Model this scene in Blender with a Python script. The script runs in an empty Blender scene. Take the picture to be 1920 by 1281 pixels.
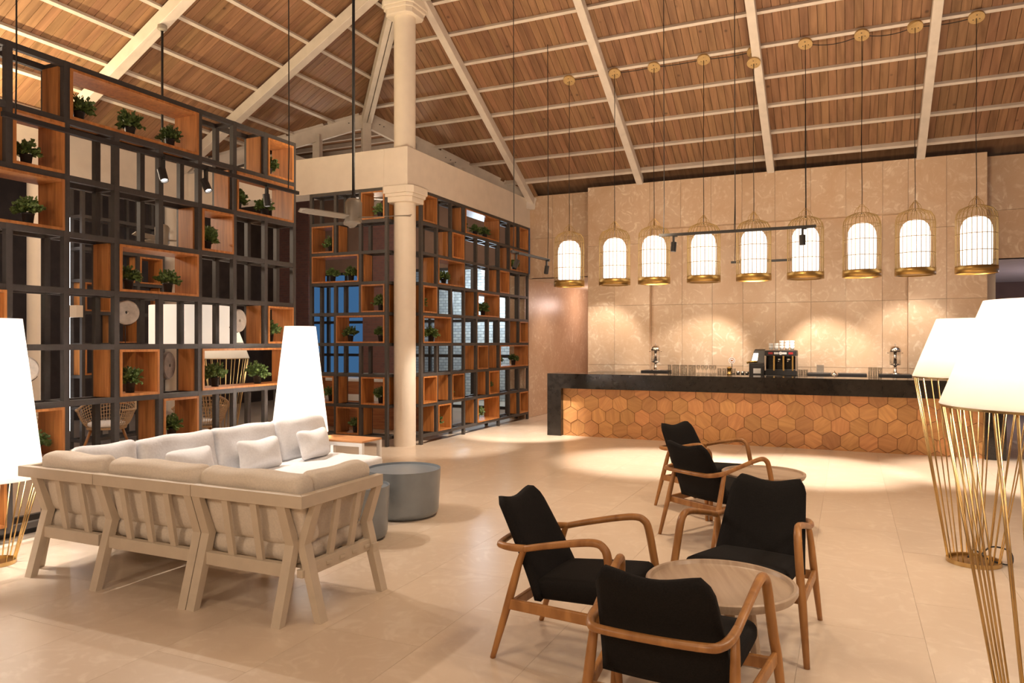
import bpy, math, random
from mathutils import Vector, Matrix

# ------------------------------------------------------------------ camera, world, exposure
scene = bpy.context.scene
COL = scene.collection
PI = math.pi
TH = math.atan(630 / 1386)
cam_data = bpy.data.cameras.new('camera')
cam_data.sensor_width = 36.0
cam_data.sensor_fit = 'HORIZONTAL'
cam_data.lens = 1386 / 1920 * 36
cam_data.clip_start = 0.05
cam = bpy.data.objects.new('camera', cam_data)
COL.objects.link(cam)
cam.location = (0, 0, 1.6)
cam.rotation_euler = (PI / 2, 0, TH)
scene.camera = cam

world = bpy.data.worlds.new('dusk')
scene.world = world
world.use_nodes = True
bg = world.node_tree.nodes['Background']
bg.inputs[0].default_value = (0.13, 0.33, 0.62, 1)
bg.inputs[1].default_value = 0.30

scene.view_settings.view_transform = 'Standard'
scene.view_settings.look = 'None'
scene.view_settings.gamma = 1.0
scene.view_settings.use_curve_mapping = False
scene.view_settings.exposure = 0.75
scene.cycles.max_bounces = 6
scene.cycles.diffuse_bounces = 3
scene.cycles.glossy_bounces = 3
scene.cycles.transmission_bounces = 4
scene.cycles.caustics_reflective = False
scene.cycles.caustics_refractive = False

WARM = (1.0, 0.77, 0.53)
SOFT = (1.0, 0.80, 0.60)
NEUT = (1.0, 0.88, 0.76)


def spot(loc, target, power, angle, color=WARM, blend=0.5, size=0.04):
    d = bpy.data.lights.new('spot_light', 'SPOT')
    d.energy = power
    d.color = color
    d.spot_size = math.radians(angle)
    d.spot_blend = blend
    d.shadow_soft_size = size
    o = bpy.data.objects.new('spot_light', d)
    COL.objects.link(o)
    o.location = loc
    o.rotation_euler = (Vector(target) - Vector(loc)).to_track_quat('-Z', 'Y').to_euler()
    return o


def bulb(loc, power, color=WARM, size=0.1):
    d = bpy.data.lights.new('bulb_or_fill_light', 'POINT')
    d.energy = power
    d.color = color
    d.shadow_soft_size = size
    o = bpy.data.objects.new('bulb_or_fill_light', d)
    COL.objects.link(o)
    o.location = loc
    return o


# wide spots added high in the roof to brighten the floor, no fixtures
spot((0.8, 5.2, 6.6), (0.8, 5.2, 0), 170, 110, WARM, 0.9, 0.3)
spot((-0.9, 0.6, 6.6), (-0.6, 1.2, 0), 150, 110, WARM, 0.9, 0.3)
spot((2.8, 3.0, 6.6), (2.6, 3.8, 0), 170, 110, WARM, 0.9, 0.3)
spot((-2.0, 7.8, 6.6), (-2.4, 9.2, 0), 540, 110, WARM, 0.9, 0.3)
# eave up-light first, the rest added unseen to brighten the roof boards
spot((-10.2, 5.0, 3.6), (-8.6, 5.6, 6.4), 420, 140, (1.0, 0.80, 0.45), 0.9, 0.05)
spot((-2.4, 9.6, 3.1), (-2.6, 11.0, 6.4), 115, 160, WARM, 0.9, 0.2)
spot((0.8, 9.6, 3.1), (0.9, 11.0, 6.4), 125, 160, WARM, 0.9, 0.2)
spot((-6.1, 5.4, 4.05), (-7.0, 6.4, 7.2), 110, 130, WARM, 0.9, 0.1)
spot((-4.4, 7.0, 3.1), (-6.0, 8.6, 6.4), 110, 160, WARM, 0.9, 0.2)
for wx in (-4.0, -2.7, -1.3, 0.0, 1.4):  # added wall washers, making up for the dimmed pendant glow
    spot((wx, 11.62, 2.46), (wx, 13.9, 3.1), 24, 165, WARM, 0.9, 0.15)
# added fill lights behind the camera, raising the ambience of the room
bulb((0.5, -2.0, 3.2), 150, SOFT, 0.4)
bulb((-4.0, -1.5, 3.2), 120, SOFT, 0.4)

# ------------------------------------------------------------------ materials
MATS = {}


def nodes_of(name):
    m = bpy.data.materials.new(name)
    m.use_nodes = True
    nt = m.node_tree
    b = nt.nodes['Principled BSDF']
    return m, nt, b


def plain(name, col, rough=0.5, metal=0.0, var=0.08, scale=30.0, bump=0.0, spec=0.5, emis=None, es=0.0, rnd=0.0):
    """principled with a faint procedural mottling"""
    m, nt, b = nodes_of(name)
    N, L = nt.nodes, nt.links
    tc = N.new('ShaderNodeTexCoord')
    no = N.new('ShaderNodeTexNoise')
    no.inputs['Scale'].default_value = scale
    no.inputs['Detail'].default_value = 4
    L.new(tc.outputs['Object'], no.inputs['Vector'])
    hsv = N.new('ShaderNodeHueSaturation')
    hsv.inputs['Color'].default_value = (*col, 1)
    mr = N.new('ShaderNodeMapRange')
    mr.inputs[1].default_value = 0.3
    mr.inputs[2].default_value = 0.7
    mr.inputs[3].default_value = 1 - var
    mr.inputs[4].default_value = 1 + var
    L.new(no.outputs['Fac'], mr.inputs[0])
    src = mr.outputs[0]
    if rnd:
        oi = N.new('ShaderNodeObjectInfo')
        m2 = N.new('ShaderNodeMapRange')
        m2.inputs[3].default_value = 1 - rnd
        m2.inputs[4].default_value = 1 + rnd
        L.new(oi.outputs['Random'], m2.inputs[0])
        mu = N.new('ShaderNodeMath')
        mu.operation = 'MULTIPLY'
        L.new(src, mu.inputs[0])
        L.new(m2.outputs[0], mu.inputs[1])
        src = mu.outputs[0]
    L.new(src, hsv.inputs['Value'])
    L.new(hsv.outputs[0], b.inputs['Base Color'])
    b.inputs['Roughness'].default_value = rough
    b.inputs['Metallic'].default_value = metal
    b.inputs['Specular IOR Level'].default_value = spec
    if bump:
        bp = N.new('ShaderNodeBump')
        bp.inputs['Strength'].default_value = bump
        bp.inputs['Distance'].default_value = 0.004
        L.new(no.outputs['Fac'], bp.inputs['Height'])
        L.new(bp.outputs[0], b.inputs['Normal'])
    if emis:
        b.inputs['Emission Color'].default_value = (*emis, 1)
        b.inputs['Emission Strength'].default_value = es
    MATS[name] = m
    return m


def wood(name, dark, light, grain=(18, 1.2, 18), rough=0.5, rnd=0.15, world_space=False, spin=False, hue=0.0, scale=1.0, knots=False):
    m, nt, b = nodes_of(name)
    N, L = nt.nodes, nt.links
    oi = N.new('ShaderNodeObjectInfo')
    if world_space:
        g = N.new('ShaderNodeNewGeometry')
        src = g.outputs['Position']
    else:
        g = N.new('ShaderNodeTexCoord')
        src = g.outputs['Object']
    off = N.new('ShaderNodeVectorMath')
    off.operation = 'MULTIPLY_ADD'
    L.new(oi.outputs['Random'], off.inputs[0])
    off.inputs[1].default_value = (37, 91, 53)
    L.new(src, off.inputs[2])
    cur = off.outputs[0]
    if spin:
        vr = N.new('ShaderNodeVectorRotate')
        vr.rotation_type = 'Y_AXIS'
        mm = N.new('ShaderNodeMath')
        mm.operation = 'MULTIPLY'
        mm.inputs[1].default_value = 37.0
        L.new(oi.outputs['Random'], mm.inputs[0])
        L.new(mm.outputs[0], vr.inputs['Angle'])
        L.new(cur, vr.inputs['Vector'])
        cur = vr.outputs[0]
    mp = N.new('ShaderNodeMapping')
    mp.inputs['Scale'].default_value = tuple(x * scale for x in grain)
    L.new(cur, mp.inputs['Vector'])
    n1 = N.new('ShaderNodeTexNoise')
    n1.inputs['Scale'].default_value = 1.0
    n1.inputs['Detail'].default_value = 6
    n1.inputs['Distortion'].default_value = 0.6
    L.new(mp.outputs[0], n1.inputs['Vector'])
    cr = N.new('ShaderNodeValToRGB')
    cr.color_ramp.elements[0].position = 0.32
    cr.color_ramp.elements[0].color = (*dark, 1)
    cr.color_ramp.elements[1].position = 0.66
    cr.color_ramp.elements[1].color = (*light, 1)
    L.new(n1.outputs['Fac'], cr.inputs[0])
    hsv = N.new('ShaderNodeHueSaturation')
    mr = N.new('ShaderNodeMapRange')
    mr.inputs[3].default_value = 1 - rnd
    mr.inputs[4].default_value = 1 + rnd
    L.new(oi.outputs['Random'], mr.inputs[0])
    L.new(mr.outputs[0], hsv.inputs['Value'])
    if hue:
        m3 = N.new('ShaderNodeMapRange')
        m3.inputs[3].default_value = 0.5 - hue
        m3.inputs[4].default_value = 0.5 + hue
        fr = N.new('ShaderNodeMath')
        fr.operation = 'FRACT'
        m7 = N.new('ShaderNodeMath')
        m7.operation = 'MULTIPLY'
        m7.inputs[1].default_value = 7.31
        L.new(oi.outputs['Random'], m7.inputs[0])
        L.new(m7.outputs[0], fr.inputs[0])
        L.new(fr.outputs[0], m3.inputs[0])
        L.new(m3.outputs[0], hsv.inputs['Hue'])
    col = cr.outputs[0]
    if knots:
        vo = N.new('ShaderNodeTexVoronoi')
        vo.inputs['Scale'].default_value = 2.6
        L.new(cur, vo.inputs['Vector'])
        kr = N.new('ShaderNodeMapRange')
        kr.inputs[1].default_value = 0.03
        kr.inputs[2].default_value = 0.09
        kr.inputs[3].default_value = 0.45
        kr.inputs[4].default_value = 1.0
        L.new(vo.outputs['Distance'], kr.inputs[0])
        mx = N.new('ShaderNodeMix')
        mx.data_type = 'RGBA'
        mx.blend_type = 'MULTIPLY'
        mx.inputs[0].default_value = 1.0
        L.new(col, mx.inputs[6])
        L.new(kr.outputs[0], mx.inputs[7])
        col = mx.outputs[2]
    L.new(col, hsv.inputs['Color'])
    L.new(hsv.outputs[0], b.inputs['Base Color'])
    b.inputs['Roughness'].default_value = rough
    bp = N.new('ShaderNodeBump')
    bp.inputs['Strength'].default_value = 0.15
    bp.inputs['Distance'].default_value = 0.003
    L.new(n1.outputs['Fac'], bp.inputs['Height'])
    L.new(bp.outputs[0], b.inputs['Normal'])
    MATS[name] = m
    return m


def stone(name, base, vein, scale=2.2, rough=0.45, rnd=0.05, fleck=0.55):
    """limestone with pale fossil-like flecks; world-space, shifted per piece"""
    m, nt, b = nodes_of(name)
    N, L = nt.nodes, nt.links
    g = N.new('ShaderNodeNewGeometry')
    oi = N.new('ShaderNodeObjectInfo')
    off = N.new('ShaderNodeVectorMath')
    off.operation = 'MULTIPLY_ADD'
    L.new(oi.outputs['Random'], off.inputs[0])
    off.inputs[1].default_value = (17, 31, 23)
    L.new(g.outputs['Position'], off.inputs[2])
    n1 = N.new('ShaderNodeTexNoise')
    n1.inputs['Scale'].default_value = scale
    n1.inputs['Detail'].default_value = 8
    n1.inputs['Roughness'].default_value = 0.65
    n1.inputs['Distortion'].default_value = 2.2
    L.new(off.outputs[0], n1.inputs['Vector'])
    n2 = N.new('ShaderNodeTexNoise')
    n2.inputs['Scale'].default_value = scale * 5
    n2.inputs['Detail'].default_value = 3
    n2.inputs['Distortion'].default_value = 3.0
    L.new(off.outputs[0], n2.inputs['Vector'])
    r2 = N.new('ShaderNodeMapRange')
    r2.inputs[1].default_value = fleck
    r2.inputs[2].default_value = fleck + 0.16
    r2.clamp = True
    L.new(n2.outputs['Fac'], r2.inputs[0])
    r1 = N.new('ShaderNodeMapRange')
    r1.inputs[1].default_value = 0.35
    r1.inputs[2].default_value = 0.75
    L.new(n1.outputs['Fac'], r1.inputs[0])
    mx = N.new('ShaderNodeMix')
    mx.data_type = 'RGBA'
    mx.inputs[6].default_value = (*base, 1)
    mx.inputs[7].default_value = (*vein, 1)
    mu = N.new('ShaderNodeMath')
    mu.operation = 'MULTIPLY'
    L.new(r1.outputs[0], mu.inputs[0])
    L.new(r2.outputs[0], mu.inputs[1])
    ad = N.new('ShaderNodeMath')
    ad.operation = 'MULTIPLY_ADD'
    L.new(r1.outputs[0], ad.inputs[0])
    ad.inputs[1].default_value = 0.35
    L.new(mu.outputs[0], ad.inputs[2])
    L.new(ad.outputs[0], mx.inputs[0])
    hsv = N.new('ShaderNodeHueSaturation')
    mr = N.new('ShaderNodeMapRange')
    mr.inputs[3].default_value = 1 - rnd
    mr.inputs[4].default_value = 1 + rnd
    L.new(oi.outputs['Random'], mr.inputs[0])
    L.new(mr.outputs[0], hsv.inputs['Value'])
    L.new(mx.outputs[2], hsv.inputs['Color'])
    L.new(hsv.outputs[0], b.inputs['Base Color'])
    b.inputs['Roughness'].default_value = rough
    MATS[name] = m
    return m


def brickmat(name, c1, c2, mortar, scale):
    m, nt, b = nodes_of(name)
    N, L = nt.nodes, nt.links
    g = N.new('ShaderNodeNewGeometry')
    mp = N.new('ShaderNodeMapping')
    mp.inputs['Rotation'].default_value = (PI / 2, 0, 0)
    L.new(g.outputs['Position'], mp.inputs['Vector'])
    br = N.new('ShaderNodeTexBrick')
    br.inputs['Color1'].default_value = (*c1, 1)
    br.inputs['Color2'].default_value = (*c2, 1)
    br.inputs['Mortar'].default_value = (*mortar, 1)
    br.inputs['Scale'].default_value = scale
    br.inputs['Mortar Size'].default_value = 0.02
    L.new(mp.outputs[0], br.inputs['Vector'])
    L.new(br.outputs['Color'], b.inputs['Base Color'])
    b.inputs['Roughness'].default_value = 0.8
    MATS[name] = m


def glassmat(name, tint, mix):
    m = bpy.data.materials.new(name)
    m.use_nodes = True
    nt = m.node_tree
    nt.nodes.remove(nt.nodes['Principled BSDF'])
    N, L = nt.nodes, nt.links
    t = N.new('ShaderNodeBsdfTransparent')
    t.inputs[0].default_value = (*tint, 1)
    g = N.new('ShaderNodeBsdfGlossy')
    g.inputs['Roughness'].default_value = 0.05
    lw = N.new('ShaderNodeLayerWeight')
    lw.inputs['Blend'].default_value = mix
    ms = N.new('ShaderNodeMixShader')
    L.new(lw.outputs['Facing'], ms.inputs[0])
    L.new(t.outputs[0], ms.inputs[1])
    L.new(g.outputs[0], ms.inputs[2])
    L.new(ms.outputs[0], nt.nodes['Material Output'].inputs[0])
    MATS[name] = m


plain('black_metal', (0.030, 0.027, 0.026), 0.45, 0.0, 0.1, 20)
plain('shelf_metal', (0.062, 0.054, 0.050), 0.5, 0.0, 0.1, 20)
wood('box_wood', (0.34, 0.122, 0.030), (0.54, 0.215, 0.06), (30, 30, 2.0), 0.42, 0.18)
wood('plank_r', (0.20, 0.100, 0.048), (0.33, 0.175, 0.090), (14, 1.3, 1.3), 0.6, 0.13, True, hue=0.006, knots=True)
wood('plank_l', (0.20, 0.100, 0.048), (0.33, 0.175, 0.090), (1.3, 14, 1.3), 0.6, 0.13, True, hue=0.006, knots=True)
wood('hex_wood', (0.50, 0.235, 0.085), (0.64, 0.325, 0.125), (22, 2, 3), 0.45, 0.20, False, True, 0.006)
wood('chair_wood', (0.27, 0.110, 0.030), (0.45, 0.21, 0.066), (14, 14, 3), 0.38, 0.06)
wood('table_wood', (0.36, 0.25, 0.17), (0.47, 0.35, 0.25), (22, 2, 6), 0.32, 0.04)
wood('desk_wood', (0.28, 0.09, 0.028), (0.44, 0.17, 0.055), (2, 2, 24), 0.5, 0.05)
plain('white_paint', (0.66, 0.58, 0.50), 0.6, 0, 0.07, 6, 0.25, rnd=0.06)
plain('plaster', (0.78, 0.68, 0.57), 0.7, 0, 0.04, 5)
plain('column_paint', (0.80, 0.70, 0.58), 0.6, 0, 0.03, 6)
stone('wall_stone', (0.62, 0.42, 0.265), (0.88, 0.74, 0.58), 0.9, 0.35, 0.05, 0.52)
stone('floor_stone', (0.66, 0.52, 0.39), (0.76, 0.63, 0.50), 0.8, 0.30, 0.03, 0.5)
plain('bar_black', (0.018, 0.015, 0.013), 0.12, 0, 0.25, 14)
plain('fabric_black', (0.0095, 0.008, 0.0075), 0.9, 0, 0.25, 160, 0.3, 0.2)
plain('fabric_cream', (0.72, 0.63, 0.53), 0.9, 0, 0.06, 90, 0.25, 0.2)
plain('fabric_white', (0.80, 0.79, 0.80), 0.9, 0, 0.05, 60, 0.25, 0.2)
plain('sofa_frame', (0.60, 0.50, 0.385), 0.5, 0, 0.04, 12)
plain('drum_metal', (0.26, 0.30, 0.34), 0.33, 0.35, 0.06, 8)
plain('brass', (0.60, 0.42, 0.19), 0.28, 1.0, 0.06, 10)
plain('brass_dull', (0.48, 0.30, 0.09), 0.38, 0.85, 0.06, 10)
plain('cage_brass', (0.42, 0.27, 0.095), 0.45, 0.35, 0.06, 10)
plain('disc_dark', (0.20, 0.15, 0.12), 0.8, 0, 0.3, 14, 0.5)
plain('canopy_wood', (0.50, 0.33, 0.14), 0.45, 0, 0.1, 20)
plain('chrome', (0.85, 0.80, 0.74), 0.12, 1.0, 0.03, 10)
plain('steel', (0.60, 0.57, 0.53), 0.25, 1.0, 0.03, 10)
plain('gold', (0.85, 0.60, 0.22), 0.18, 1.0, 0.03, 10)
plain('cord_black', (0.012, 0.010, 0.010), 0.6, 0, 0.1, 20)
plain('leaf', (0.13, 0.20, 0.055), 0.5, 0, 0.45, 26, rnd=0.25)
plain('pot', (0.020, 0.018, 0.017), 0.5, 0, 0.1, 20)
plain('disc_stone', (0.66, 0.58, 0.50), 0.8, 0, 0.14, 22, 0.5, rnd=0.12)
plain('porcelain', (0.85, 0.84, 0.82), 0.3, 0, 0.02, 10)
plain('red_paint', (0.45, 0.03, 0.03), 0.4, 0, 0.05, 10)
plain('rattan', (0.42, 0.28, 0.16), 0.6, 0, 0.2, 60)
plain('dark_wall', (0.045, 0.030, 0.024), 0.8, 0, 0.3, 3)
plain('brown_wall', (0.24, 0.15, 0.11), 0.8, 0, 0.1, 3)
plain('fan_grey', (0.30, 0.26, 0.21), 0.45, 0.2, 0.05, 20)
brickmat('pale_brick', (0.62, 0.60, 0.54), (0.42, 0.42, 0.40), (0.2, 0.2, 0.19), 3.2)
brickmat('red_brick', (0.26, 0.12, 0.10), (0.20, 0.10, 0.09), (0.22, 0.14, 0.12), 4.0)
def shademat(name, col):
    """thin fabric: half diffuse, half translucent, lit by the bulb inside"""
    m = bpy.data.materials.new(name)
    m.use_nodes = True
    nt = m.node_tree
    nt.nodes.remove(nt.nodes['Principled BSDF'])
    d = nt.nodes.new('ShaderNodeBsdfDiffuse')
    t = nt.nodes.new('ShaderNodeBsdfTranslucent')
    d.inputs[0].default_value = (*col, 1)
    t.inputs[0].default_value = (*col, 1)
    w = nt.nodes.new('ShaderNodeTexNoise')
    w.inputs['Scale'].default_value = 40
    mr = nt.nodes.new('ShaderNodeMapRange')
    mr.inputs[3].default_value = 0.45
    mr.inputs[4].default_value = 0.60
    nt.links.new(w.outputs['Fac'], mr.inputs[0])
    ms = nt.nodes.new('ShaderNodeMixShader')
    nt.links.new(mr.outputs[0], ms.inputs[0])
    nt.links.new(d.outputs[0], ms.inputs[1])
    nt.links.new(t.outputs[0], ms.inputs[2])
    nt.links.new(ms.outputs[0], nt.nodes['Material Output'].inputs[0])
    MATS[name] = m


shademat('lamp_shade', (0.90, 0.87, 0.82))
shademat('tall_shade', (0.92, 0.90, 0.88))
plain('globe_glow', (0.9, 0.88, 0.85), 0.8, 0, 0.01, 10, emis=(1.0, 0.92, 0.82), es=1.05)
plain('led_glow', (0.9, 0.9, 0.9), 0.8, 0, 0.01, 10, emis=(0.9, 0.95, 1.0), es=5.0)
plain('spot_lens', (0.9, 0.9, 0.9), 0.4, 0, 0.01, 10, emis=(1.0, 0.9, 0.8), es=6.0)
plain('drum_shade', (0.80, 0.74, 0.66), 0.8, 0, 0.02, 10, emis=(1.0, 0.88, 0.74), es=0.35)
glassmat('clear_glass', (0.93, 0.93, 0.92), 0.25)
glassmat('window_glass', (0.85, 0.90, 0.95), 0.15)


# ------------------------------------------------------------------ mesh helpers
class MB:
    def __init__(self):
        self.v, self.f = [], []

    def add(self, vs, fs):
        n = len(self.v)
        self.v += [tuple(p) for p in vs]
        self.f += [tuple(i + n for i in q) for q in fs]
        return self

    def box(self, x0, x1, y0, y1, z0, z1):
        return self.add([(x0, y0, z0), (x1, y0, z0), (x1, y1, z0), (x0, y1, z0), (x0, y0, z1), (x1, y0, z1), (x1, y1, z1), (x0, y1, z1)],
                        [(3, 2, 1, 0), (4, 5, 6, 7), (0, 1, 5, 4), (1, 2, 6, 5), (2, 3, 7, 6), (3, 0, 4, 7)])

    def hexa(self, a, b):
        """a, b: two quads (4 points each), joined"""
        return self.add(list(a) + list(b), [(3, 2, 1, 0), (4, 5, 6, 7), (0, 1, 5, 4), (1, 2, 6, 5), (2, 3, 7, 6), (3, 0, 4, 7)])

    def bar(self, p, q, w, t, up=(0, 0, 1)):
        p, q = Vector(p), Vector(q)
        d = (q - p).normalized()
        s = d.cross(Vector(up))
        if s.length < 1e-4:
            s = d.cross(Vector((0, 1, 0)))
        s.normalize()
        u = s.cross(d).normalized()
        s, u = s * w / 2, u * t / 2
        return self.hexa([p - s - u, p + s - u, p + s + u, p - s + u], [q - s - u, q + s - u, q + s + u, q - s + u])

    def tube(self, pts, r, n=8, cap=True, closed=False):
        pts = [Vector(p) for p in pts]
        m = len(pts)
        rs = r if isinstance(r, (list, tuple)) else [r] * m
        vs, fs = [], []
        ref = None
        for i, p in enumerate(pts):
            if closed:
                d = pts[(i + 1) % m] - pts[i - 1]
            else:
                d = pts[min(i + 1, m - 1)] - pts[max(i - 1, 0)]
            if d.length < 1e-9:
                d = Vector((0, 0, 1))
            d.normalize()
            if ref is None:
                ref = d.cross(Vector((0.13, 0.31, 0.94)))
                if ref.length < 1e-3:
                    ref = d.cross(Vector((1, 0, 0)))
            ref = (ref - d * ref.dot(d)).normalized()
            o = d.cross(ref)
            for k in range(n):
                a = 2 * PI * k / n
                vs.append(p + (ref * math.cos(a) + o * math.sin(a)) * rs[i])
        rng = m if closed else m - 1
        for i in range(rng):
            j = (i + 1) % m
            for k in range(n):
                fs.append((i * n + k, i * n + (k + 1) % n, j * n + (k + 1) % n, j * n + k))
        if cap and not closed:
            fs.append(tuple(range(n - 1, -1, -1)))
            fs.append(tuple((m - 1) * n + k for k in range(n)))
        return self.add(vs, fs)

    def lathe(self, prof, n=24, c=(0, 0, 0), closed=False):
        vs, fs = [], []
        for (r, z) in prof:
            for k in range(n):
                a = 2 * PI * k / n
                vs.append((c[0] + r * math.cos(a), c[1] + r * math.sin(a), c[2] + z))
        m = len(prof)
        for i in range(m - 1 if not closed else m):
            j = (i + 1) % m
            for k in range(n):
                fs.append((i * n + k, i * n + (k + 1) % n, j * n + (k + 1) % n, j * n + k))
        flat = len(prof) == 2 and min(prof[0][0], prof[1][0]) < 1e-6
        if not closed and not flat:
            if prof[0][0] > 1e-6:
                fs.append(tuple(range(n - 1, -1, -1)))
            if prof[-1][0] > 1e-6:
                fs.append(tuple((m - 1) * n + k for k in range(n)))
        return self.add(vs, fs)

    def mesh(self, name, mat, smooth=False):
        me = bpy.data.meshes.new(name)
        me.from_pydata(self.v, [], self.f)
        me.materials.append(MATS[mat])
        if smooth:
            for p in me.polygons:
                p.use_smooth = True
        me.update()
        return me

    def build(self, name, mat, parent=None, smooth=False, bevel=0.0, loc=None):
        me = self.mesh(name, mat, smooth)
        return link(name, me, parent, bevel, loc)


def link(name, me, parent=None, bevel=0.0, loc=None, rot=None):
    o = bpy.data.objects.new(name, me)
    COL.objects.link(o)
    if parent is not None:
        o.parent = parent
    if loc is not None:
        o.location = loc
    if rot is not None:
        o.rotation_euler = rot
    if bevel:
        md = o.modifiers.new('edge', 'BEVEL')
        md.width = bevel
        md.segments = 2
        md.limit_method = 'ANGLE'
        md.angle_limit = math.radians(50)
    return o


def smooth_by_angle(o):
    me = o.data
    for p in me.polygons:
        p.use_smooth = True
    try:
        me.set_sharp_from_angle(angle=math.radians(40))
    except Exception:
        pass
    return o


def tag(o, label, cat, group=None):
    o['label'] = label
    o['category'] = cat
    if group:
        o['group'] = group
    return o


def thing(name, label, cat, loc=(0, 0, 0), rot=0.0, group=None):
    o = bpy.data.objects.new(name, None)
    COL.objects.link(o)
    o.location = loc
    o.rotation_euler = (0, 0, rot)
    o.empty_display_size = 0.1
    return tag(o, label, cat, group)


def struct(o):
    o['kind'] = 'structure'
    return o


def sgroup(name):
    o = bpy.data.objects.new(name, None)
    COL.objects.link(o)
    o['kind'] = 'structure'
    return o


def copy_tree(src, parent=None):
    c = src.copy()
    COL.objects.link(c)
    c.parent = parent
    for ch in src.children:
        copy_tree(ch, c)
    return c


def place(src, loc, rot, label, first=False, group=None):
    o = src if first else copy_tree(src)
    o.location = loc
    o.rotation_euler = (0, 0, rot)
    o['label'] = label
    if group:
        o['group'] = group
    return o


def smoothpath(ctrl, n=6):
    """Catmull-Rom through control points; items (x,y,z,r)"""
    out = []
    P = [ctrl[0]] + list(ctrl) + [ctrl[-1]]
    for i in range(1, len(P) - 2):
        a, b, c, d = P[i - 1], P[i], P[i + 1], P[i + 2]
        for k in range(n):
            t = k / n
            out.append(tuple(0.5 * ((2 * b[j]) + (-a[j] + c[j]) * t + (2 * a[j] - 5 * b[j] + 4 * c[j] - d[j]) * t * t + (-a[j] + 3 * b[j] - 3 * c[j] + d[j]) * t ** 3) for j in range(len(b))))
    out.append(tuple(ctrl[-1]))
    return out


ORD = ['first', 'second', 'third', 'fourth', 'fifth', 'sixth', 'seventh', 'eighth', 'ninth']

# ------------------------------------------------------------------ floor
fb = MB().box(-14.5, 7, -6, 20.5, -0.15, -0.004)
floor = struct(fb.build('floor', 'floor_stone'))
TX, TY = 0.605, 1.21
tile_me = MB().box(-TX / 2 + 0.0007, TX / 2 - 0.0007, -TY / 2 + 0.0007, TY / 2 - 0.0007, -0.004, 0.0).mesh('tile', 'floor_stone')
for i in range(-11, 6):
    for j in range(0, 12):
        x = 0.376 + TX * (i + 0.5)
        y = 0.3 + TY * (j + 0.5) + (0.5 * TY if i % 2 else 0)
        if x > 4.2 or y > 13.9:
            continue
        link('tile', tile_me, floor, 0, (x, y, 0))

# ------------------------------------------------------------------ back wall behind the bar
WY = 13.74
wb = MB()
wb.box(-4.62, 2.005, 13.93, 14.3, 0, 4.6)
wb.box(-4.62, -3.40, 13.79, 13.93, 0, 4.6)
wb.box(0.90, 2.005, 13.79, 13.93, 0, 4.6)
wb.box(-3.40, 0.90, 13.79, 13.93, 3.72, 4.6)
wb.box(-6.0, -4.62, 14.15, 14.3, 2.91, 4.6)
wb.box(2.005, 7.0, 14.15, 14.3, 2.94, 4.6)
wall_back = struct(wb.build('wall_back', 'wall_stone'))
rnd = random.Random(4)


def panel(x0, x1, z0, z1, yf, th=0.05):
    g = 0.0022
    jit = rnd.uniform(0, 0.0025)
    b = MB().box(x0 + g, x1 - g, yf + jit, yf + th, z0 + g, z1 - g)
    b.build('stone_panel', 'wall_stone', wall_back)


zl = [0, 1.155, 2.29, 3.45, 4.6]
for xs in ([-4.62, -4.085, -3.40], [0.90, 1.447, 2.005]):
    for a, b_ in zip(xs, xs[1:]):
        for z0, z1 in zip(zl, zl[1:]):
            panel(a, b_, z0, z1, WY)
xn = [-3.40, -2.82, -2.27, -1.728, -1.169, -0.586, -0.033, 0.525, 0.90]
for a, b_ in zip(xn, xn[1:]):
    for z0, z1 in zip([0, 1.155, 2.29, 3.72], [1.155, 2.29, 3.72, 0]):
        if z1:
            panel(a, b_, z0, z1, WY + 0.14)
    panel(a, b_, 3.72, 4.6, WY)
for a, b_ in zip([-6.0, -5.5, -5.06, -4.62], [-5.5, -5.06, -4.62, 0]):
    if b_:
        panel(a, b_, 2.91, 3.72, 14.1)
        panel(a, b_, 3.72, 4.6, 14.1)
for k in range(8):
    panel(2.005 + 0.6 * k, 2.605 + 0.6 * k, 2.94, 3.72, 14.1)
    panel(2.005 + 0.6 * k, 2.605 + 0.6 * k, 3.72, 4.6, 14.1)

# passages either side of the bar wall
pw = sgroup('wall_passage')
wl = [MB().box(-6.45, -6.1, 14.06, 20, 0, 6.0), MB().box(-6.1, 7, 19.8, 20, 0, 3.2), MB().box(2.0, 2.2, 14.3, 19.8, 0, 2.95)]
wl[0].build('side_wall', 'wall_stone', pw)
wl[1].build('end_wall', 'brown_wall', pw)
wl[2].build('return_wall', 'plaster', pw)
MB().box(-4.7, -4.5, 14.3, 19.8, 0, 2.91).build('return_wall', 'plaster', pw)
struct(MB().box(-6.1, -4.5, 14.15, 20, 2.91, 3.0).build('ceiling_passage', 'plaster'))
struct(MB().box(2.0, 7, 14.15, 20, 2.94, 3.05).build('ceiling_corridor', 'plaster'))
bulb((-5.3, 17.2, 2.5), 16, (1.0, 0.72, 0.62), 0.15)
spot((-5.2, 14.8, 2.88), (-5.6, 15.4, 0), 40, 110, (1, 0.75, 0.62), 0.8)
bulb((4.2, 16.4, 1.9), 22, (0.85, 0.75, 1.0), 0.15)
# unseen sides of the hall
struct(MB().box(6.9, 7.1, -6, 14.2, 0, 5.2).build('wall_right', 'plaster'))
struct(MB().box(-14.5, 7, -6.1, -6, 0, 9.8).build('wall_front', 'plaster'))

# ------------------------------------------------------------------ roof
S = 0.559


def zR(y):
    return 12.476 - S * y


def zL(x):
    return 10.625 + S * x


def hipY(x):
    return 3.31 - x


ceiling = sgroup('ceiling')
TOPZ = 9.7
yTop = (12.476 - TOPZ) / S
xTop = (TOPZ - 10.625) / S
# deck boards above the planks (solid backing)
deck = MB()
e = 0.035
corner = (-8.345, 11.655)


def dR(x, y, up=e):
    return (x, y, zR(y) + up)


def dL(x, y, up=e):
    return (x, y, zL(x) + up)


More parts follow.
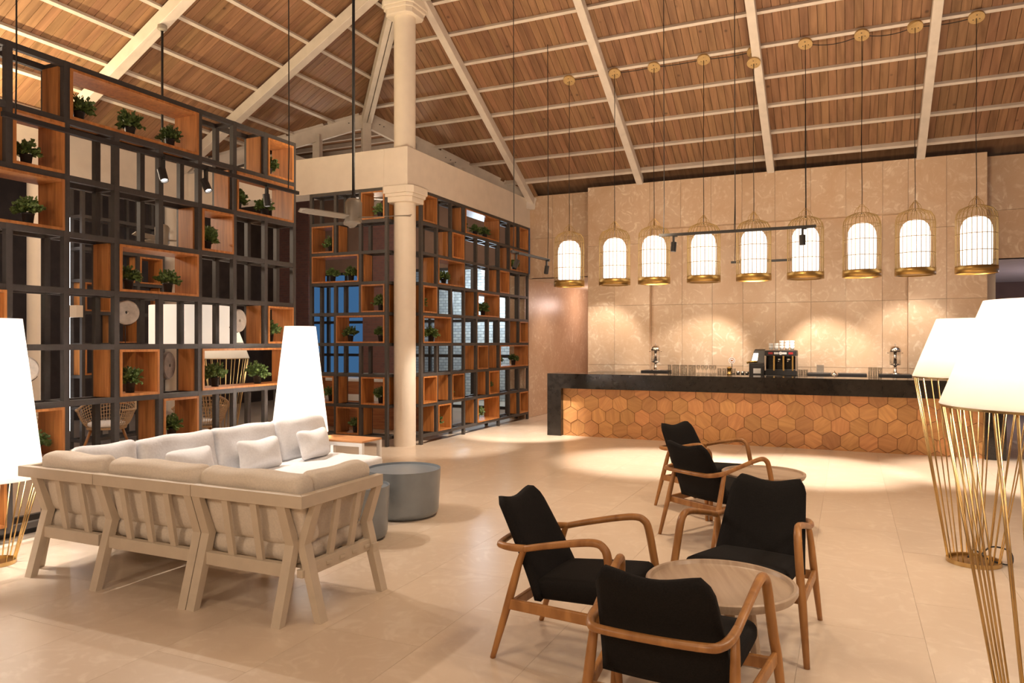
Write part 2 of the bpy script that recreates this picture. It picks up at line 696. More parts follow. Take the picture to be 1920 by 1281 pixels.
deck.add([dR(-5.85, 14.15), dR(-5.85, 13.67), dR(7.1, 13.67), dR(7.1, yTop), dR(xTop, yTop), dR(*corner)], [(0, 1, 2, 3, 4, 5)])
sof = MB()  # raised roof strip, shaped to leave a shaded band above the wall
sof.add([dR(-6.9, 13.1, 0.32), dR(7.1, 13.1, 0.32), dR(7.1, 15.4, 0.32), dR(-6.9, 15.4, 0.32)], [(0, 1, 2, 3)])
sof.add([dR(-5.85, 13.67, 0.32), dR(7.1, 13.67, 0.32), dR(7.1, 13.67, 0.02), dR(-5.85, 13.67, 0.02)], [(0, 1, 2, 3)])
sof.build('shade_soffit', 'plank_r', ceiling)
deck.add([dL(-10.85, 9.15), dL(*corner), dL(xTop, yTop), dL(xTop, -6.1), dL(-10.85, -6.1)], [(0, 1, 2, 3, 4)])
deck.add([(xTop, yTop, TOPZ + e), (7.1, yTop, TOPZ + e), (7.1, -6.1, TOPZ + e), (xTop, -6.1, TOPZ + e)], [(0, 1, 2, 3)])
deck.build('deck', 'plank_r', ceiling)
rp = random.Random(8)
PW = 0.118
th = 0.022
nR = 0
x = -8.3
while x < 5.6:
    xm = x + PW / 2
    ya = max(hipY(xm), 8.9 if xm > -5.6 else 0)
    yb = min(14.15, xm + 20.0) if xm < -5.85 else 13.67
    if yb - ya > 0.1:
        g = 0.0035
        j = rp.uniform(0, 0.005)
        x0, x1 = x + g, x + PW - g
        q = [(x0, ya), (x1, ya), (x1, yb), (x0, yb)]
        top = [(a, b_, zR(b_) + th - j) for a, b_ in q]
        bot = [(a, b_, zR(b_) - j) for a, b_ in q]
        MB().hexa(bot, top).build('plank', 'plank_r', ceiling)
        nR += 1
    x += PW
y = 2.0
while y < 11.65:
    ym = y + PW / 2
    xa = max(-10.85, ym - 20.0)
    xb = min(3.31 - ym, -2.2 if ym < 5.5 else 9)
    if xb - xa > 0.1:
        g = 0.0035
        j = rp.uniform(0, 0.005)
        y0, y1 = y + g, y + PW - g
        q = [(xa, y0), (xb, y0), (xb, y1), (xa, y1)]
        bot = [(a, b_, zL(a) - j) for a, b_ in q]
        top = [(a, b_, zL(a) + th - j) for a, b_ in q]
        MB().hexa(bot, top).build('plank', 'plank_l', ceiling)
    y += PW
# purlins: R along X, L along Y
nrm = math.sqrt(1 + S * S)


def purR(yc, x0, x1, h=0.055, w=0.05):
    z = zR(yc)
    dy, dz = w / 2 / nrm, -S * w / 2 / nrm
    ny, nz = -S / nrm * h, -h / nrm
    a = [(0, yc - dy, z - dz), (0, yc + dy, z + dz), (0, yc + dy + ny, z + dz + nz), (0, yc - dy + ny, z - dz + nz)]
    m = MB().hexa([(x0, p[1], p[2]) for p in a], [(x1, p[1], p[2]) for p in a])
    m.build('purlin', 'white_paint', ceiling)


def purL(xc, y0, y1):
    h, w = 0.055, 0.05
    z = zL(xc)
    dx, dz = w / 2 / nrm, S * w / 2 / nrm
    nx, nz = S / nrm * h, -h / nrm
    a = [(xc - dx, z - dz), (xc + dx, z + dz), (xc + dx + nx, z + dz + nz), (xc - dx + nx, z - dz + nz)]
    m = MB().hexa([(p[0], y0, p[1]) for p in a], [(p[0], y1, p[1]) for p in a])
    m.build('purlin', 'white_paint', ceiling)


for k in range(10):
    yc = 13.64 - 0.522 * k
    x0 = max(3.31 - yc, yc - 20.0)
    purR(yc, x0, 6.0, 0.085 if k == 0 else 0.055, 0.06 if k == 0 else 0.05)
for k in range(12):
    xc = -10.33 + 0.522 * k
    y1 = min(3.31 - xc, xc + 20.0)
    purL(xc, 1.0, y1)
# rafters
for xr in (-5.94, -3.59, -1.24, 1.08, 3.42):
    y0, y1 = max(hipY(xr), 7.0), (14.1 if xr < -5 else 13.78)
    d = 0.055
    hh = 0.17
    m = MB()
    w = 0.062
    m.hexa([(xr - w, y0, zR(y0) - d - hh), (xr + w, y0, zR(y0) - d - hh), (xr + w, y0, zR(y0) - d), (xr - w, y0, zR(y0) - d)],
           [(xr - w, y1, zR(y1) - d - hh), (xr + w, y1, zR(y1) - d - hh), (xr + w, y1, zR(y1) - d), (xr - w, y1, zR(y1) - d)])
    m.build('rafter', 'white_paint', ceiling, bevel=0.006)
for yr in (2.35, 4.70, 7.00, 9.28):
    x0, x1 = -10.7, min(3.31 - yr, 0.5)
    d, hh, w = 0.055, 0.19, 0.075
    m = MB()
    m.hexa([(x0, yr - w, zL(x0) - d - hh), (x0, yr + w, zL(x0) - d - hh), (x0, yr + w, zL(x0) - d), (x0, yr - w, zL(x0) - d)],
           [(x1, yr - w, zL(x1) - d - hh), (x1, yr + w, zL(x1) - d - hh), (x1, yr + w, zL(x1) - d), (x1, yr - w, zL(x1) - d)])
    m.build('rafter', 'white_paint', ceiling, bevel=0.006)
# hip rafter
hx0, hx1 = -8.30, -2.4
for off in (-0.05, 0.05):
    p = (hx0 + off * 0.7, hipY(hx0) + off * 0.7, zL(hx0) - 0.17)
    q = (hx1 + off * 0.7, hipY(hx1) + off * 0.7, zL(hx1) - 0.17)
    MB().bar(p, q, 0.085, 0.20).build('hip_rafter', 'white_paint', ceiling, bevel=0.006)

# diagonal truss across the corner (plane y = x + 20), with king post
truss = sgroup('trim_truss')
ap = (-8.345, 11.655)
apz = zL(-8.345)


def diag(t, z):          # t along (1,1)/sqrt2 from the king post
    return (ap[0] + t * 0.7071, ap[1] + t * 0.7071, z)


for sg in (1, -1):
    t1 = 3.45
    zc = apz - 0.16
    slope = S / math.sqrt(2) * 1.0
    MB().bar(diag(0, zc), diag(sg * t1, zc - t1 * slope), 0.10, 0.24).build('top_chord', 'white_paint', truss, bevel=0.006)
    # ledger blocks on the chord
    for k in range(5):
        ta, tb = 0.15 + 0.66 * k, 0.15 + 0.66 * k + 0.58
        MB().bar(diag(sg * ta, apz + 0.015 - ta * slope), diag(sg * tb, apz + 0.015 - tb * slope), 0.09, 0.09).build('ledger_block', 'white_paint', truss, bevel=0.004)
    MB().bar(diag(sg * 0.15, 4.55), diag(sg * 1.75, zc - 1.75 * slope - 0.05), 0.10, 0.22).build('strut', 'white_paint', truss, bevel=0.006)
    MB().bar(diag(sg * 1.9, 4.45), diag(sg * 1.9, zc - 1.9 * slope), 0.12, 0.10).build('stud', 'white_paint', truss, bevel=0.006)
    MB().bar(diag(sg * 0.9, 4.45), diag(sg * 0.9, zc - 0.9 * slope), 0.16, 0.10).build('stud', 'white_paint', truss, bevel=0.006)
MB().bar(diag(0, 4.4), diag(0, apz - 0.05), 0.20, 0.16, up=(1, 1, 0)).build('king_post', 'white_paint', truss, bevel=0.006)
MB().bar(diag(-3.45, 4.42), diag(3.45, 4.42), 0.12, 0.2).build('tie_beam', 'white_paint', truss, bevel=0.006)
bolts = MB()
for sg in (1, -1):
    for t in (0.25, 0.33, 1.55, 1.65, 1.75, 2.9, 3.0):
        c = diag(sg * t, apz - 0.16 - t * S / math.sqrt(2) + (0.03 if int(t * 100) % 2 else -0.03))
        bolts.lathe([(0.012, 0), (0.012, 0.01)], 6, (c[0] + 0.04, c[1] - 0.045, c[2]))
bolts.build('bolts', 'black_metal', truss)

# roof of the far room, seen through the truss
far_ceiling = sgroup('ceiling_far')
MB().add([(-8.35, 11.65, 6.15), (-5.85, 14.15, 6.15), (-5.85, 16.0, 6.15), (-14.6, 16.0, 6.15), (-14.6, 5.4, 6.15)], [(0, 1, 2, 3, 4)]).build('deck', 'plank_l', far_ceiling)
for k in range(7):
    yy = 12.3 + 0.5 * k
    MB().box(-14.5, min(yy - 20.2, -6.2), yy, yy + 0.07, 6.05, 6.14).build('purlin', 'white_paint', far_ceiling)
MB().bar((-13.5, 12.0, 4.5), (-9.5, 15.2, 6.0), 0.14, 0.2).build('brace', 'white_paint', far_ceiling)
MB().bar((-8.0, 13.6, 5.9), (-12.5, 16.5, 4.6), 0.14, 0.2).build('brace', 'white_paint', far_ceiling)

# beams around the corner
struct(MB().box(-6.42, -6.0, 9.42, 14.12, 3.95, 4.53).build('trim_beam', 'plaster', bevel=0.006))
struct(MB().box(-10.85, -6.42, 9.42, 9.84, 3.95, 4.53).build('trim_crossbeam', 'plaster', bevel=0.006))
struct(MB().box(-10.9, -10.5, -6, 9.42, 3.95, 4.66).build('trim_eave', 'plaster', bevel=0.006))
struct(MB().bar((-6.2, 9.66, 6.93), (-2.2, 9.66, 6.93), 0.16, 0.26).build('trim_collar', 'white_paint', bevel=0.006))

# columns
CAP = [(0.165, 0.0), (0.165, 0.02), (0.19, 0.03), (0.19, 0.07), (0.165, 0.08)]


def column(name, x, y, r, z0, z1, cap=True):
    o = struct(MB().lathe([(r, z0), (r, z1)], 32, (x, y, 0)).build(name, 'column_paint'))
    smooth_by_angle(o)
    if cap:
        m = MB()
        for (hw, za, zb) in ((0.235, z1 - 0.24, z1 - 0.16), (0.262, z1 - 0.16, z1 - 0.11), (0.285, z1 - 0.11, z1)):
            c = hw * 0.30
            pts = []
            for sx, sy in ((1, 1), (-1, 1), (-1, -1), (1, -1)):
                if sx * sy > 0:
                    pts += [(sx * hw, sy * (hw - c)), (sx * (hw - c), sy * hw)]
                else:
                    pts += [(sx * (hw - c), sy * hw), (sx * hw, sy * (hw - c))]
            n = 8
            m.add([(x + p[0], y + p[1], za) for p in pts] + [(x + p[0], y + p[1], zb) for p in pts],
                  [tuple(range(7, -1, -1)), tuple(range(8, 16))] + [(k, (k + 1) % n, n + (k + 1) % n, n + k) for k in range(n)])
        m.build('capital', 'column_paint', o, bevel=0.008)
    return o


column('column_corner', -6.2, 9.66, 0.168, 0, 3.95)
column('column_upper', -6.2, 9.66, 0.165, 4.53, 6.80)
column('column_eave', -10.6, 6.85, 0.135, 0, 3.95, False)
column('column_eave', -10.6, 9.15, 0.135, 0, 3.95, False)
led = thing('led_tube', 'bright vertical light tube clipped beside the white column behind the shelf', 'light', (-10.3, 7.1, 0))
MB().lathe([(0.022, 0.3), (0.022, 3.4)], 12).build('tube', 'led_glow', led, True)
MB().box(-0.02, 0.25, -0.05, 0.05, 1.95, 2.12).build('bracket', 'plaster', led)

# ------------------------------------------------------------------ lattice shelves
PX, PZ, Z0, DEP, PT = 0.4655, 0.474, 0.13, 0.30, 0.05
plants_jobs, disc_jobs = [], []


def shelf(name, label, loc, rot, ncol, boxes, boards, board_side, pitch=PX, legs=True, tall=8):
    t = thing(name, label, 'shelf', loc, rot)
    H = Z0 + PZ * tall + PT / 2
    leg = MB().box(-PT / 2, PT / 2, 0, PT, 0, Z0 - PT / 2).mesh('leg', 'shelf_metal')
    rail = MB().box(-PT / 2 + 0.001, ncol * pitch + PT / 2 - 0.001, 0.0015, PT - 0.0015, -PT / 2 + 0.001, PT / 2 - 0.001).mesh('rail', 'shelf_metal')
    tie = MB().box(-PT / 2 + 0.002, PT / 2 - 0.002, PT, DEP - PT, -PT / 2 + 0.002, PT / 2 - 0.002).mesh('crossbar', 'shelf_metal')
    pcache = {}

    def post_run(r0, r1):            # rows counted upwards from the bottom
        if (r0, r1) not in pcache:
            za = Z0 + PZ * r0 - PT / 2
            zb = Z0 + PZ * r1 + PT / 2
            pcache[(r0, r1)] = MB().box(-PT / 2, PT / 2, 0, PT, za, zb).mesh('post', 'shelf_metal')
        return pcache[(r0, r1)]
    for yb in (0, DEP - PT):
        for c in range(ncol + 1):
            cut = sorted(tall - 1 - row for (row, c0, span) in boxes if c0 < c < c0 + span)
            r0 = 0
            for q in cut + [tall]:
                if q > r0:
                    link('post', post_run(r0, q), t, 0, (c * pitch, yb, 0))
                r0 = q + 1
            if c % 3 == 0 or c == ncol:
                link('leg', leg, t, 0, (c * pitch, yb, 0))
        for r in range(tall + 1):
            link('rail', rail, t, 0, (0, yb, Z0 + PZ * r))
    for c in range(ncol + 1):
        for r in range(tall + 1):
            link('crossbar', tie, t, 0, (c * pitch, 0, Z0 + PZ * r))
    bcache = {}
    for (row, c0, span) in boxes:
        w = span * pitch - PT
        hh = PZ - PT
        if span not in bcache:
            k = 0.022
            y0, y1 = -0.012, DEP
            m = MB()
            m.box(0, w, y0, y1, 0, k).box(0, w, y0, y1, hh - k, hh)
            m.box(0, k, y0, y1, k, hh - k).box(w - k, w, y0, y1, k, hh - k)
            bcache[span] = m.mesh('box', 'box_wood')
        zr = Z0 + PZ * (tall - 1 - row) + PT / 2
        link('box', bcache[span], t, 0, (c0 * pitch + PT / 2, 0, zr))
    bm = MB().box(0, 0.02, PT, DEP - PT, 0, PZ - PT).mesh('side_board', 'box_wood')
    for (row, c) in boards:
        zr = Z0 + PZ * (tall - 1 - row) + PT / 2
        xo = (c + 1) * pitch - PT / 2 - 0.021 if board_side > 0 else c * pitch + PT / 2 + 0.001
        link('side_board', bm, t, 0, (xo, 0, zr))
    return t


def on_shelf(loc, rot, xl, yl, row, tall=8):
    c, s = math.cos(rot), math.sin(rot)
    return (loc[0] + xl * c - yl * s, loc[1] + xl * s + yl * c, Z0 + PZ * (tall - 1 - row) + PT / 2 + 0.022)


# shelf beside the sofa: 9 columns, column index counts from its near end; k counts from the far end
NA = 9
locA = (-5.95, 6.883 - NA * PX, 0)
boxA, boardA = [], []
kA = lambda k, span=1: NA - 1 - k - (span - 1)
for (row, k, span) in [(0, 0, 1), (0, 3, 3), (1, 0, 2), (1, 6, 1), (2, 2, 1), (2, 6, 2), (3, 3, 2), (4, 0, 1), (4, 7, 1), (5, 0, 3), (5, 4, 1), (6, 3, 1), (6, 6, 1), (7, 7, 1)]:
    boxA.append((row, kA(k, span), span))
for (row, k) in [(0, 1), (0, 6), (1, 2), (1, 7), (2, 3), (3, 5), (4, 1), (5, 3), (5, 5), (6, 4)]:
    boardA.append((row, kA(k)))
shelf('lattice_shelf', 'tall dark lattice shelf with orange wood boxes standing behind the pale sofa', locA, PI / 2, NA, boxA, boardA, 1)
# small base rail and pale threshold under it
tr = thing('threshold_strip', 'pale floor threshold strip running under the sofa-side shelf', 'threshold', (-6.1, 0, 0))
MB().box(-0.16, 0.20, 2.6, 6.88, 0.0, 0.02).build('sill', 'plaster', tr)
MB().box(-0.12, -0.04, 2.6, 6.88, 0.02, 0.075).build('track', 'black_metal', tr)

locB = (-6.0, 9.841, 0)
NB = 9
boxB = [(0, 0, 1), (0, 3, 3), (0, 8, 1), (1, 2, 1), (1, 7, 2), (2, 1, 2), (2, 6, 1), (3, 0, 1), (3, 4, 2), (4, 0, 2), (4, 8, 1), (5, 4, 1), (5, 6, 3), (6, 0, 1), (6, 2, 1), (6, 5, 1), (7, 1, 1), (7, 4, 2), (7, 8, 1)]
boardB = [(0, 2), (0, 7), (1, 1), (1, 6), (2, 0), (2, 5), (3, 3), (4, 7), (5, 3), (5, 5), (6, 1), (6, 4), (7, 0), (7, 3), (7, 7)]
shelf('lattice_shelf', 'dark lattice shelf with wood boxes between the corner column and the bar', locB, PI / 2, NB, boxB, boardB, 1, 0.4633)

locC = (-7.81, 9.42, 0)
PC = 0.476
boxC = [(0, 2, 1), (1, 0, 1), (2, 0, 2), (3, 2, 1), (4, 1, 2), (6, 0, 1), (6, 2, 1), (7, 1, 1)]
boardC = [(1, 1), (2, 2), (6, 1), (7, 2), (7, 0)]
shelf('lattice_shelf', 'narrow dark lattice shelf with wood boxes joining the far side of the column', locC, 0, 3, boxC, boardC, -1, PC)

locD = (-10.25, 7.3, 0)
shelf('lattice_shelf', 'distant dark lattice shelf seen through the openings of the sofa-side shelf', locD, PI / 2, 3, [(3, 0, 1), (4, 1, 1), (5, 0, 2), (2, 2, 1), (6, 1, 1)], [(3, 2), (5, 2)], 1)


# ------------------------------------------------------------------ potted plants
def make_foliage(seed):
    r = random.Random(seed)
    m = MB()
    for i in range(58):
        az = r.uniform(0, 2 * PI)
        el = math.asin(r.uniform(-0.25, 1.0))
        ln = r.uniform(0.080, 0.120)
        d = Vector((math.cos(az) * math.cos(el), math.sin(az) * math.cos(el), math.sin(el)))
        tip = d * ln
        m.tube([(0, 0, 0), tuple(tip * 0.5 + Vector((0, 0, 0.01))), tuple(tip)], 0.0018, 4, False)
        for k in range(11):
            t = 0.25 + 0.75 * k / 10
            base = tip * t
            ld = (d + Vector((r.uniform(-1, 1), r.uniform(-1, 1), r.uniform(-0.5, 0.9)))).normalized()
            side = ld.cross(Vector((r.uniform(-1, 1), r.uniform(-1, 1), r.uniform(-1, 1)))).normalized()
            L = r.uniform(0.026, 0.040)
            W = L * 0.42
            nn = ld.cross(side) * 0.004
            a = base
            b1 = base + ld * L * 0.5 + side * W + nn
            b2 = base + ld * L * 0.5 - side * W + nn
            c = base + ld * L
            m.add([a, b1, c, b2], [(0, 1, 2), (0, 2, 3)])
    return m.mesh('foliage', 'leaf')


FOL = [make_foliage(s) for s in (1, 2, 3)]
POT = MB().lathe([(0.034, 0), (0.037, 0.004), (0.046, 0.085), (0.049, 0.087), (0.049, 0.098), (0.043, 0.098), (0.041, 0.080), (0.0, 0.078)], 16).mesh('pot', 'pot', True)
pr_ = random.Random(77)


def plant(loc, label, group):
    t = thing('potted_plant', label, 'plant', loc, pr_.uniform(0, 6.28), group)
    link('pot', POT, t)
    f = link('foliage', FOL[pr_.randrange(3)], t, 0, (0, 0, 0.115))
    s = pr_.uniform(0.92, 1.12)
    f.scale = (s, s, s * pr_.uniform(0.95, 1.1))
    return t


ROWS = ['top row', 'second row', 'third row', 'fourth row', 'fifth row', 'sixth row', 'seventh row', 'bottom row']


def plants_in(loc, rot, pitch, items, sname, group):
    for (row, xl, yl, desc) in items:
        x = xl * pitch
        plant(on_shelf(loc, rot, x, yl, row), 'small potted plant, %s of %s, %s' % (ROWS[row], sname, desc), group)


A9 = lambda k, fr: NA - k - 1 + fr       # k from the far end, fr = fraction along the cell towards the far end
plants_in(locA, PI / 2, PX, [
    (0, A9(0, 0.36), 0.13, 'end box'),
    (0, A9(5, 0.42), 0.13, 'near end of long box'), (0, A9(4, 0.50), 0.13, 'middle of long box'), (0, A9(3, 0.45), 0.13, 'far end of long box'),
    (1, A9(1, 0.35), 0.13, 'near half of double box'), (1, A9(0, 0.25), 0.13, 'far half of double box'), (1, A9(6, 0.45), 0.13, 'single box near camera'),
    (2, A9(2, 0.45), 0.13, 'single box'), (2, A9(6, 0.48), 0.13, 'double box near camera'),
    (3, A9(4, 0.46), 0.13, 'near half of double box'), (3, A9(3, 0.40), 0.13, 'far half of double box'),
    (4, A9(0, 0.42), 0.13, 'end box'),
    (5, A9(2, 0.68), 0.13, 'near end of triple box'), (5, A9(1, 1.0), 0.13, 'far end of triple box'), (5, A9(4, 0.50), 0.13, 'single box'),
    (6, A9(3, 0.50), 0.13, 'single box above sofa back'), (6, A9(6, 0.60), 0.13, 'box beside the floor lamp'),
], 'sofa-side shelf', 'plants on the sofa-side shelf')
plants_in(locB, PI / 2, 0.4633, [
    (0, 3.35, 0.15, 'near end of triple box'), (0, 4.45, 0.15, 'middle of triple box'), (0, 5.3, 0.15, 'far end of triple box'),
    (1, 7.5, 0.15, 'near half of double box'), (1, 8.2, 0.15, 'far half of double box'),
    (2, 1.4, 0.15, 'near half of double box'), (2, 2.0, 0.15, 'far half of double box'),
    (3, 0.45, 0.15, 'box by the column'), (3, 4.45, 0.15, 'near half of double box'), (3, 5.15, 0.15, 'far half of double box'),
    (4, 0.3, 0.15, 'near half of double box'), (4, 1.15, 0.15, 'far half of double box'), (4, 8.4, 0.2, 'end box by the wall'),
    (5, 4.35, 0.15, 'single box'), (5, 6.5, 0.15, 'near end of triple box'), (5, 8.1, 0.15, 'far end of triple box'),
    (6, 0.35, 0.2, 'box by the column'), (6, 2.35, 0.2, 'third-column box'), (6, 5.45, 0.13, 'sixth-column box'),
    (7, 1.4, 0.15, 'second-column box'), (7, 4.55, 0.13, 'double box'), (7, 8.35, 0.2, 'end box by the wall'),
], 'bar-side shelf', 'plants on the bar-side shelf')
plants_in(locC, 0, PC, [
    (0, 2.60, 0.13, 'single box'), (1, 0.62, 0.13, 'single box'), (2, 0.70, 0.13, 'first half of double box'), (2, 1.45, 0.13, 'second half of double box'),
    (3, 2.62, 0.13, 'single box'), (4, 1.42, 0.13, 'first half of double box'), (4, 2.62, 0.13, 'second half of double box'),
    (6, 0.62, 0.13, 'outer box'), (6, 2.62, 0.13, 'box by the column'), (7, 1.62, 0.13, 'single box'),
], 'narrow column shelf', 'plants on the narrow column shelf')


# ------------------------------------------------------------------ stone discs on stands
def disc(loc, rot, R, hz, label, mat='disc_stone'):
    t = thing('stone_disc', label, 'ornament', loc, rot, 'stone discs on the sofa-side shelf')
    m = MB()
    w = 0.022
    m.lathe([(0.016, -w), (R - 0.01, -w), (R, -w * 0.5), (R, w * 0.5), (R - 0.01, w), (0.016, w)], 36, closed=True)
    m.v = [(p[2], p[0], p[1] + hz) for p in m.v]
    smooth_by_angle(m.build('disc', mat, t))
    s = MB().box(-0.04, 0.04, -0.05, 0.05, 0, 0.008)
    s.tube([(-0.03, 0, 0.005), (-0.03, 0, hz - R - 0.01)], 0.004, 6)
    arc = [(-0.03, math.sin(a) * (R + 0.006), hz - math.cos(a) * (R + 0.006)) for a in [(-1.0 + 2.0 * k / 12) for k in range(13)]]
    s.tube(arc, 0.004, 6)
    s.build('stand', 'black_metal', t)


for (row, k, fr, R, hz, lab, rz) in [
        (4, 1, 0.38, 0.125, 0.25, 'pale round stone disc on a stand, nearest the shelf end above triple box', 0.15),
        (4, 4, 0.42, 0.112, 0.29, 'grey round stone disc on a stand above a single plant box', -0.35),
        (5, 3, 0.40, 0.135, 0.26, 'dark mottled stone disc, lower middle of sofa-side shelf, turned aside', 0.45),
        (5, 6, 0.42, 0.105, 0.27, 'white round stone disc beside the leftmost floor lamp', -0.45)]:
    p = on_shelf(locA, PI / 2, A9(k, fr) * PX, 0.13, row)
    disc((p[0], p[1], p[2] - 0.02), rz, R, hz, lab, 'disc_dark' if row == 5 and k == 3 else 'disc_stone')

# ------------------------------------------------------------------ bar counter
bar = thing('bar_counter', 'long black polished bar counter with a front of wooden hexagons', 'bar', (0, 0, 0))
BX0, BX1, BY, BZ = -4.68, 1.934, 11.75, 1.057
AP = 0.25
MB().box(BX0, BX1, BY, BY + 0.62, BZ - AP, BZ).build('worktop', 'bar_black', bar, bevel=0.004)
for (a, b_) in ((BX0, BX0 + 0.25), (BX1 - 0.25, BX1)):
    MB().box(a, b_, BY, BY + 0.62, 0, BZ - AP).build('end_slab', 'bar_black', bar, bevel=0.004)
MB().box(BX0 + 0.25, BX1 - 0.25, BY + 0.13, BY + 0.2, 0.0, BZ - AP).build('front_panel', 'desk_wood', bar)
# hexagons (pointed top), clipped to the panel rectangle
R_ = 0.1423
HXW = R_ * math.sqrt(3)
hx0, hx1, hz0, hz1 = BX0 + 0.253, BX1 - 0.253, 0.0, BZ - AP - 0.002


def clip(poly, ax, lim, keep_less):
    out = []
    for i in range(len(poly)):
        a, b_ = poly[i], poly[(i + 1) % len(poly)]
        ia = a[ax] <= lim if keep_less else a[ax] >= lim
        ib = b_[ax] <= lim if keep_less else b_[ax] >= lim
        if ia:
            out.append(a)
        if ia != ib:
            t = (lim - a[ax]) / (b_[ax] - a[ax])
            out.append((a[0] + (b_[0] - a[0]) * t, a[1] + (b_[1] - a[1]) * t))
    return out


hr = random.Random(5)
zrow0 = 0.141
for r in range(-1, 5):
    zc = zrow0 + r * 1.5 * R_
    for k in range(-1, 29):
        xc = -4.167 + HXW * (k - 2 + (0.5 if r % 2 else 0))
        poly = [(xc + (R_ - 0.0036) * math.sin(a), zc + (R_ - 0.0036) * math.cos(a)) for a in [PI / 3 * i for i in range(6)]]
        for ax, lim, less in ((0, hx0, False), (0, hx1, True), (1, hz0, False), (1, hz1, True)):
            poly = clip(poly, ax, lim, less) if poly else poly
        if len(poly) < 3:
            continue
        ar = abs(sum(poly[i][0] * poly[(i + 1) % len(poly)][1] - poly[(i + 1) % len(poly)][0] * poly[i][1] for i in range(len(poly)))) / 2
        if ar < 0.0008:
            continue
        n = len(poly)
        yf = BY + 0.105 - hr.uniform(0, 0.012)
        cx = sum(p[0] for p in poly) / n
        cz = sum(p[1] for p in poly) / n
        vs = [(p[0] - cx, 0, p[1] - cz) for p in poly] + [(p[0] - cx, 0.03, p[1] - cz) for p in poly]
        m = MB().add(vs, [tuple(range(n)), tuple(range(2 * n - 1, n - 1, -1))] + [(k2, n + k2, n + (k2 + 1) % n, (k2 + 1) % n) for k2 in range(n)])
        m.build('hexagon_tile', 'hex_wood', bar, loc=(cx, yf, cz))

bc = thing('back_counter', 'black counter along the stone wall behind the bar', 'counter', (0, 0, 0))
MB().box(-4.4, 1.85, 13.04, 13.735, 0.98, 1.03).build('worktop', 'bar_black', bc, bevel=0.004)
MB().box(-4.3, 1.8, 13.12, 13.735, 0.0, 0.98).build('body', 'bar_black', bc)
CZ = 1.03


def mat_tray(x0, x1, label):
    t = tag(MB().box(x0, x1, 13.2, 13.6, CZ, CZ + 0.045).build('bar_mat', 'black_metal', None, bevel=0.005), label, 'tray')
    return t


mat_tray(-0.62, 0.28, 'long black tray along the back counter beside the small metal dome')
mat_tray(-3.43, -2.95, 'black tray under the drink dispenser nearest the lattice shelf')
mat_tray(0.46, 0.92, 'black tray under the drink dispenser nearest the floor lamps')


# drink dispensers
def dispenser(x, label, first=None):
    if first is None:
        t = thing('drink_dispenser', label, 'dispenser', (x, 13.38, CZ + 0.045), 0, 'drink dispensers')
        MB().lathe([(0.10, 0), (0.10, 0.012), (0.055, 0.03), (0.03, 0.06), (0.022, 0.12), (0.03, 0.14), (0.085, 0.15), (0.085, 0.165), (0.0, 0.165)], 24).build('base', 'chrome', t, True)
        MB().lathe([(0.082, 0.165), (0.082, 0.36)], 24).build('tank', 'clear_glass', t, True)
        MB().lathe([(0.026, 0.165), (0.026, 0.36)], 16).build('ice_tube', 'chrome', t, True)
        MB().lathe([(0.090, 0.36), (0.092, 0.375), (0.086, 0.41), (0.065, 0.44), (0.03, 0.455), (0.008, 0.46), (0.008, 0.475), (0.012, 0.485), (0.0, 0.495)], 24).build('lid', 'chrome', t, True)
        tp = MB().tube([(0, -0.07, 0.17), (0, -0.13, 0.17), (0, -0.13, 0.14)], 0.010, 8)
        tp.tube([(0, -0.12, 0.17), (0, -0.12, 0.215)], 0.006, 6)
        tp.build('tap', 'black_metal', t)
        MB().tube([(-0.115, 0, 0.34), (-0.09, 0, 0.34)], 0.005, 6).tube([(0.09, 0, 0.34), (0.115, 0, 0.34)], 0.005, 6).build('side_handles', 'steel', t)
        return t
    return place(first, (x, 13.38, CZ + 0.045), 0, label)


d1 = dispenser(-3.20, 'chrome and glass drink dispenser on the counter end nearest the lattice shelf')
dispenser(0.69, 'chrome and glass drink dispenser on the counter end nearest the floor lamps', d1)

# coffee machine with cups
cm = thing('coffee_machine', 'chrome and black two-group coffee machine on the back counter', 'coffee machine', (-1.03, 13.36, CZ))
MB().box(-0.25, 0.25, -0.20, 0.20, 0.0, 0.10).build('drip_tray', 'black_metal', cm, bevel=0.006)
MB().box(-0.25, 0.25, 0.02, 0.20, 0.10, 0.36).build('back_panel', 'bar_black', cm)
MB().box(-0.25, 0.25, -0.20, 0.20, 0.32, 0.42).build('head', 'black_metal', cm, bevel=0.008)
for xx in (-0.245, -0.105, 0.045, 0.19, 0.245):
    MB().box(xx - 0.012, xx + 0.012, -0.205, -0.18, 0.08, 0.33).build('chrome_post', 'gold' if abs(xx) < 0.2 else 'chrome', cm)
for xx in (-0.03, 0.115):
    m = MB().lathe([(0.03, 0), (0.034, 0.05)], 14, (xx, -0.12, 0.24))
    m.tube([(xx, -0.14, 0.25), (xx, -0.26, 0.235)], 0.011, 8)
    m.build('group_handle', 'chrome', cm, True)
for (xx, mt) in ((-0.16, 'red_paint'), (-0.07, 'porcelain'), (0.06, 'porcelain'), (0.16, 'red_paint')):
    MB().box(xx - 0.035, xx + 0.035, -0.206, -0.199, 0.355, 0.39).build('badge', mt, cm)
MB().lathe([(0.028, 0), (0.028, 0.006)], 16).build('round_badge', 'porcelain', cm, loc=(0.0, -0.203, 0.372)).rotation_euler = (PI / 2, 0, 0)
MB().box(-0.25, 0.25, -0.20, 0.20, 0.42, 0.432).build('cup_rail', 'chrome', cm)
cup_me = MB().lathe([(0.024, 0), (0.030, 0.004), (0.036, 0.03), (0.038, 0.062), (0.035, 0.062), (0.032, 0.03), (0.0, 0.01)], 14).mesh('cup', 'porcelain', True)
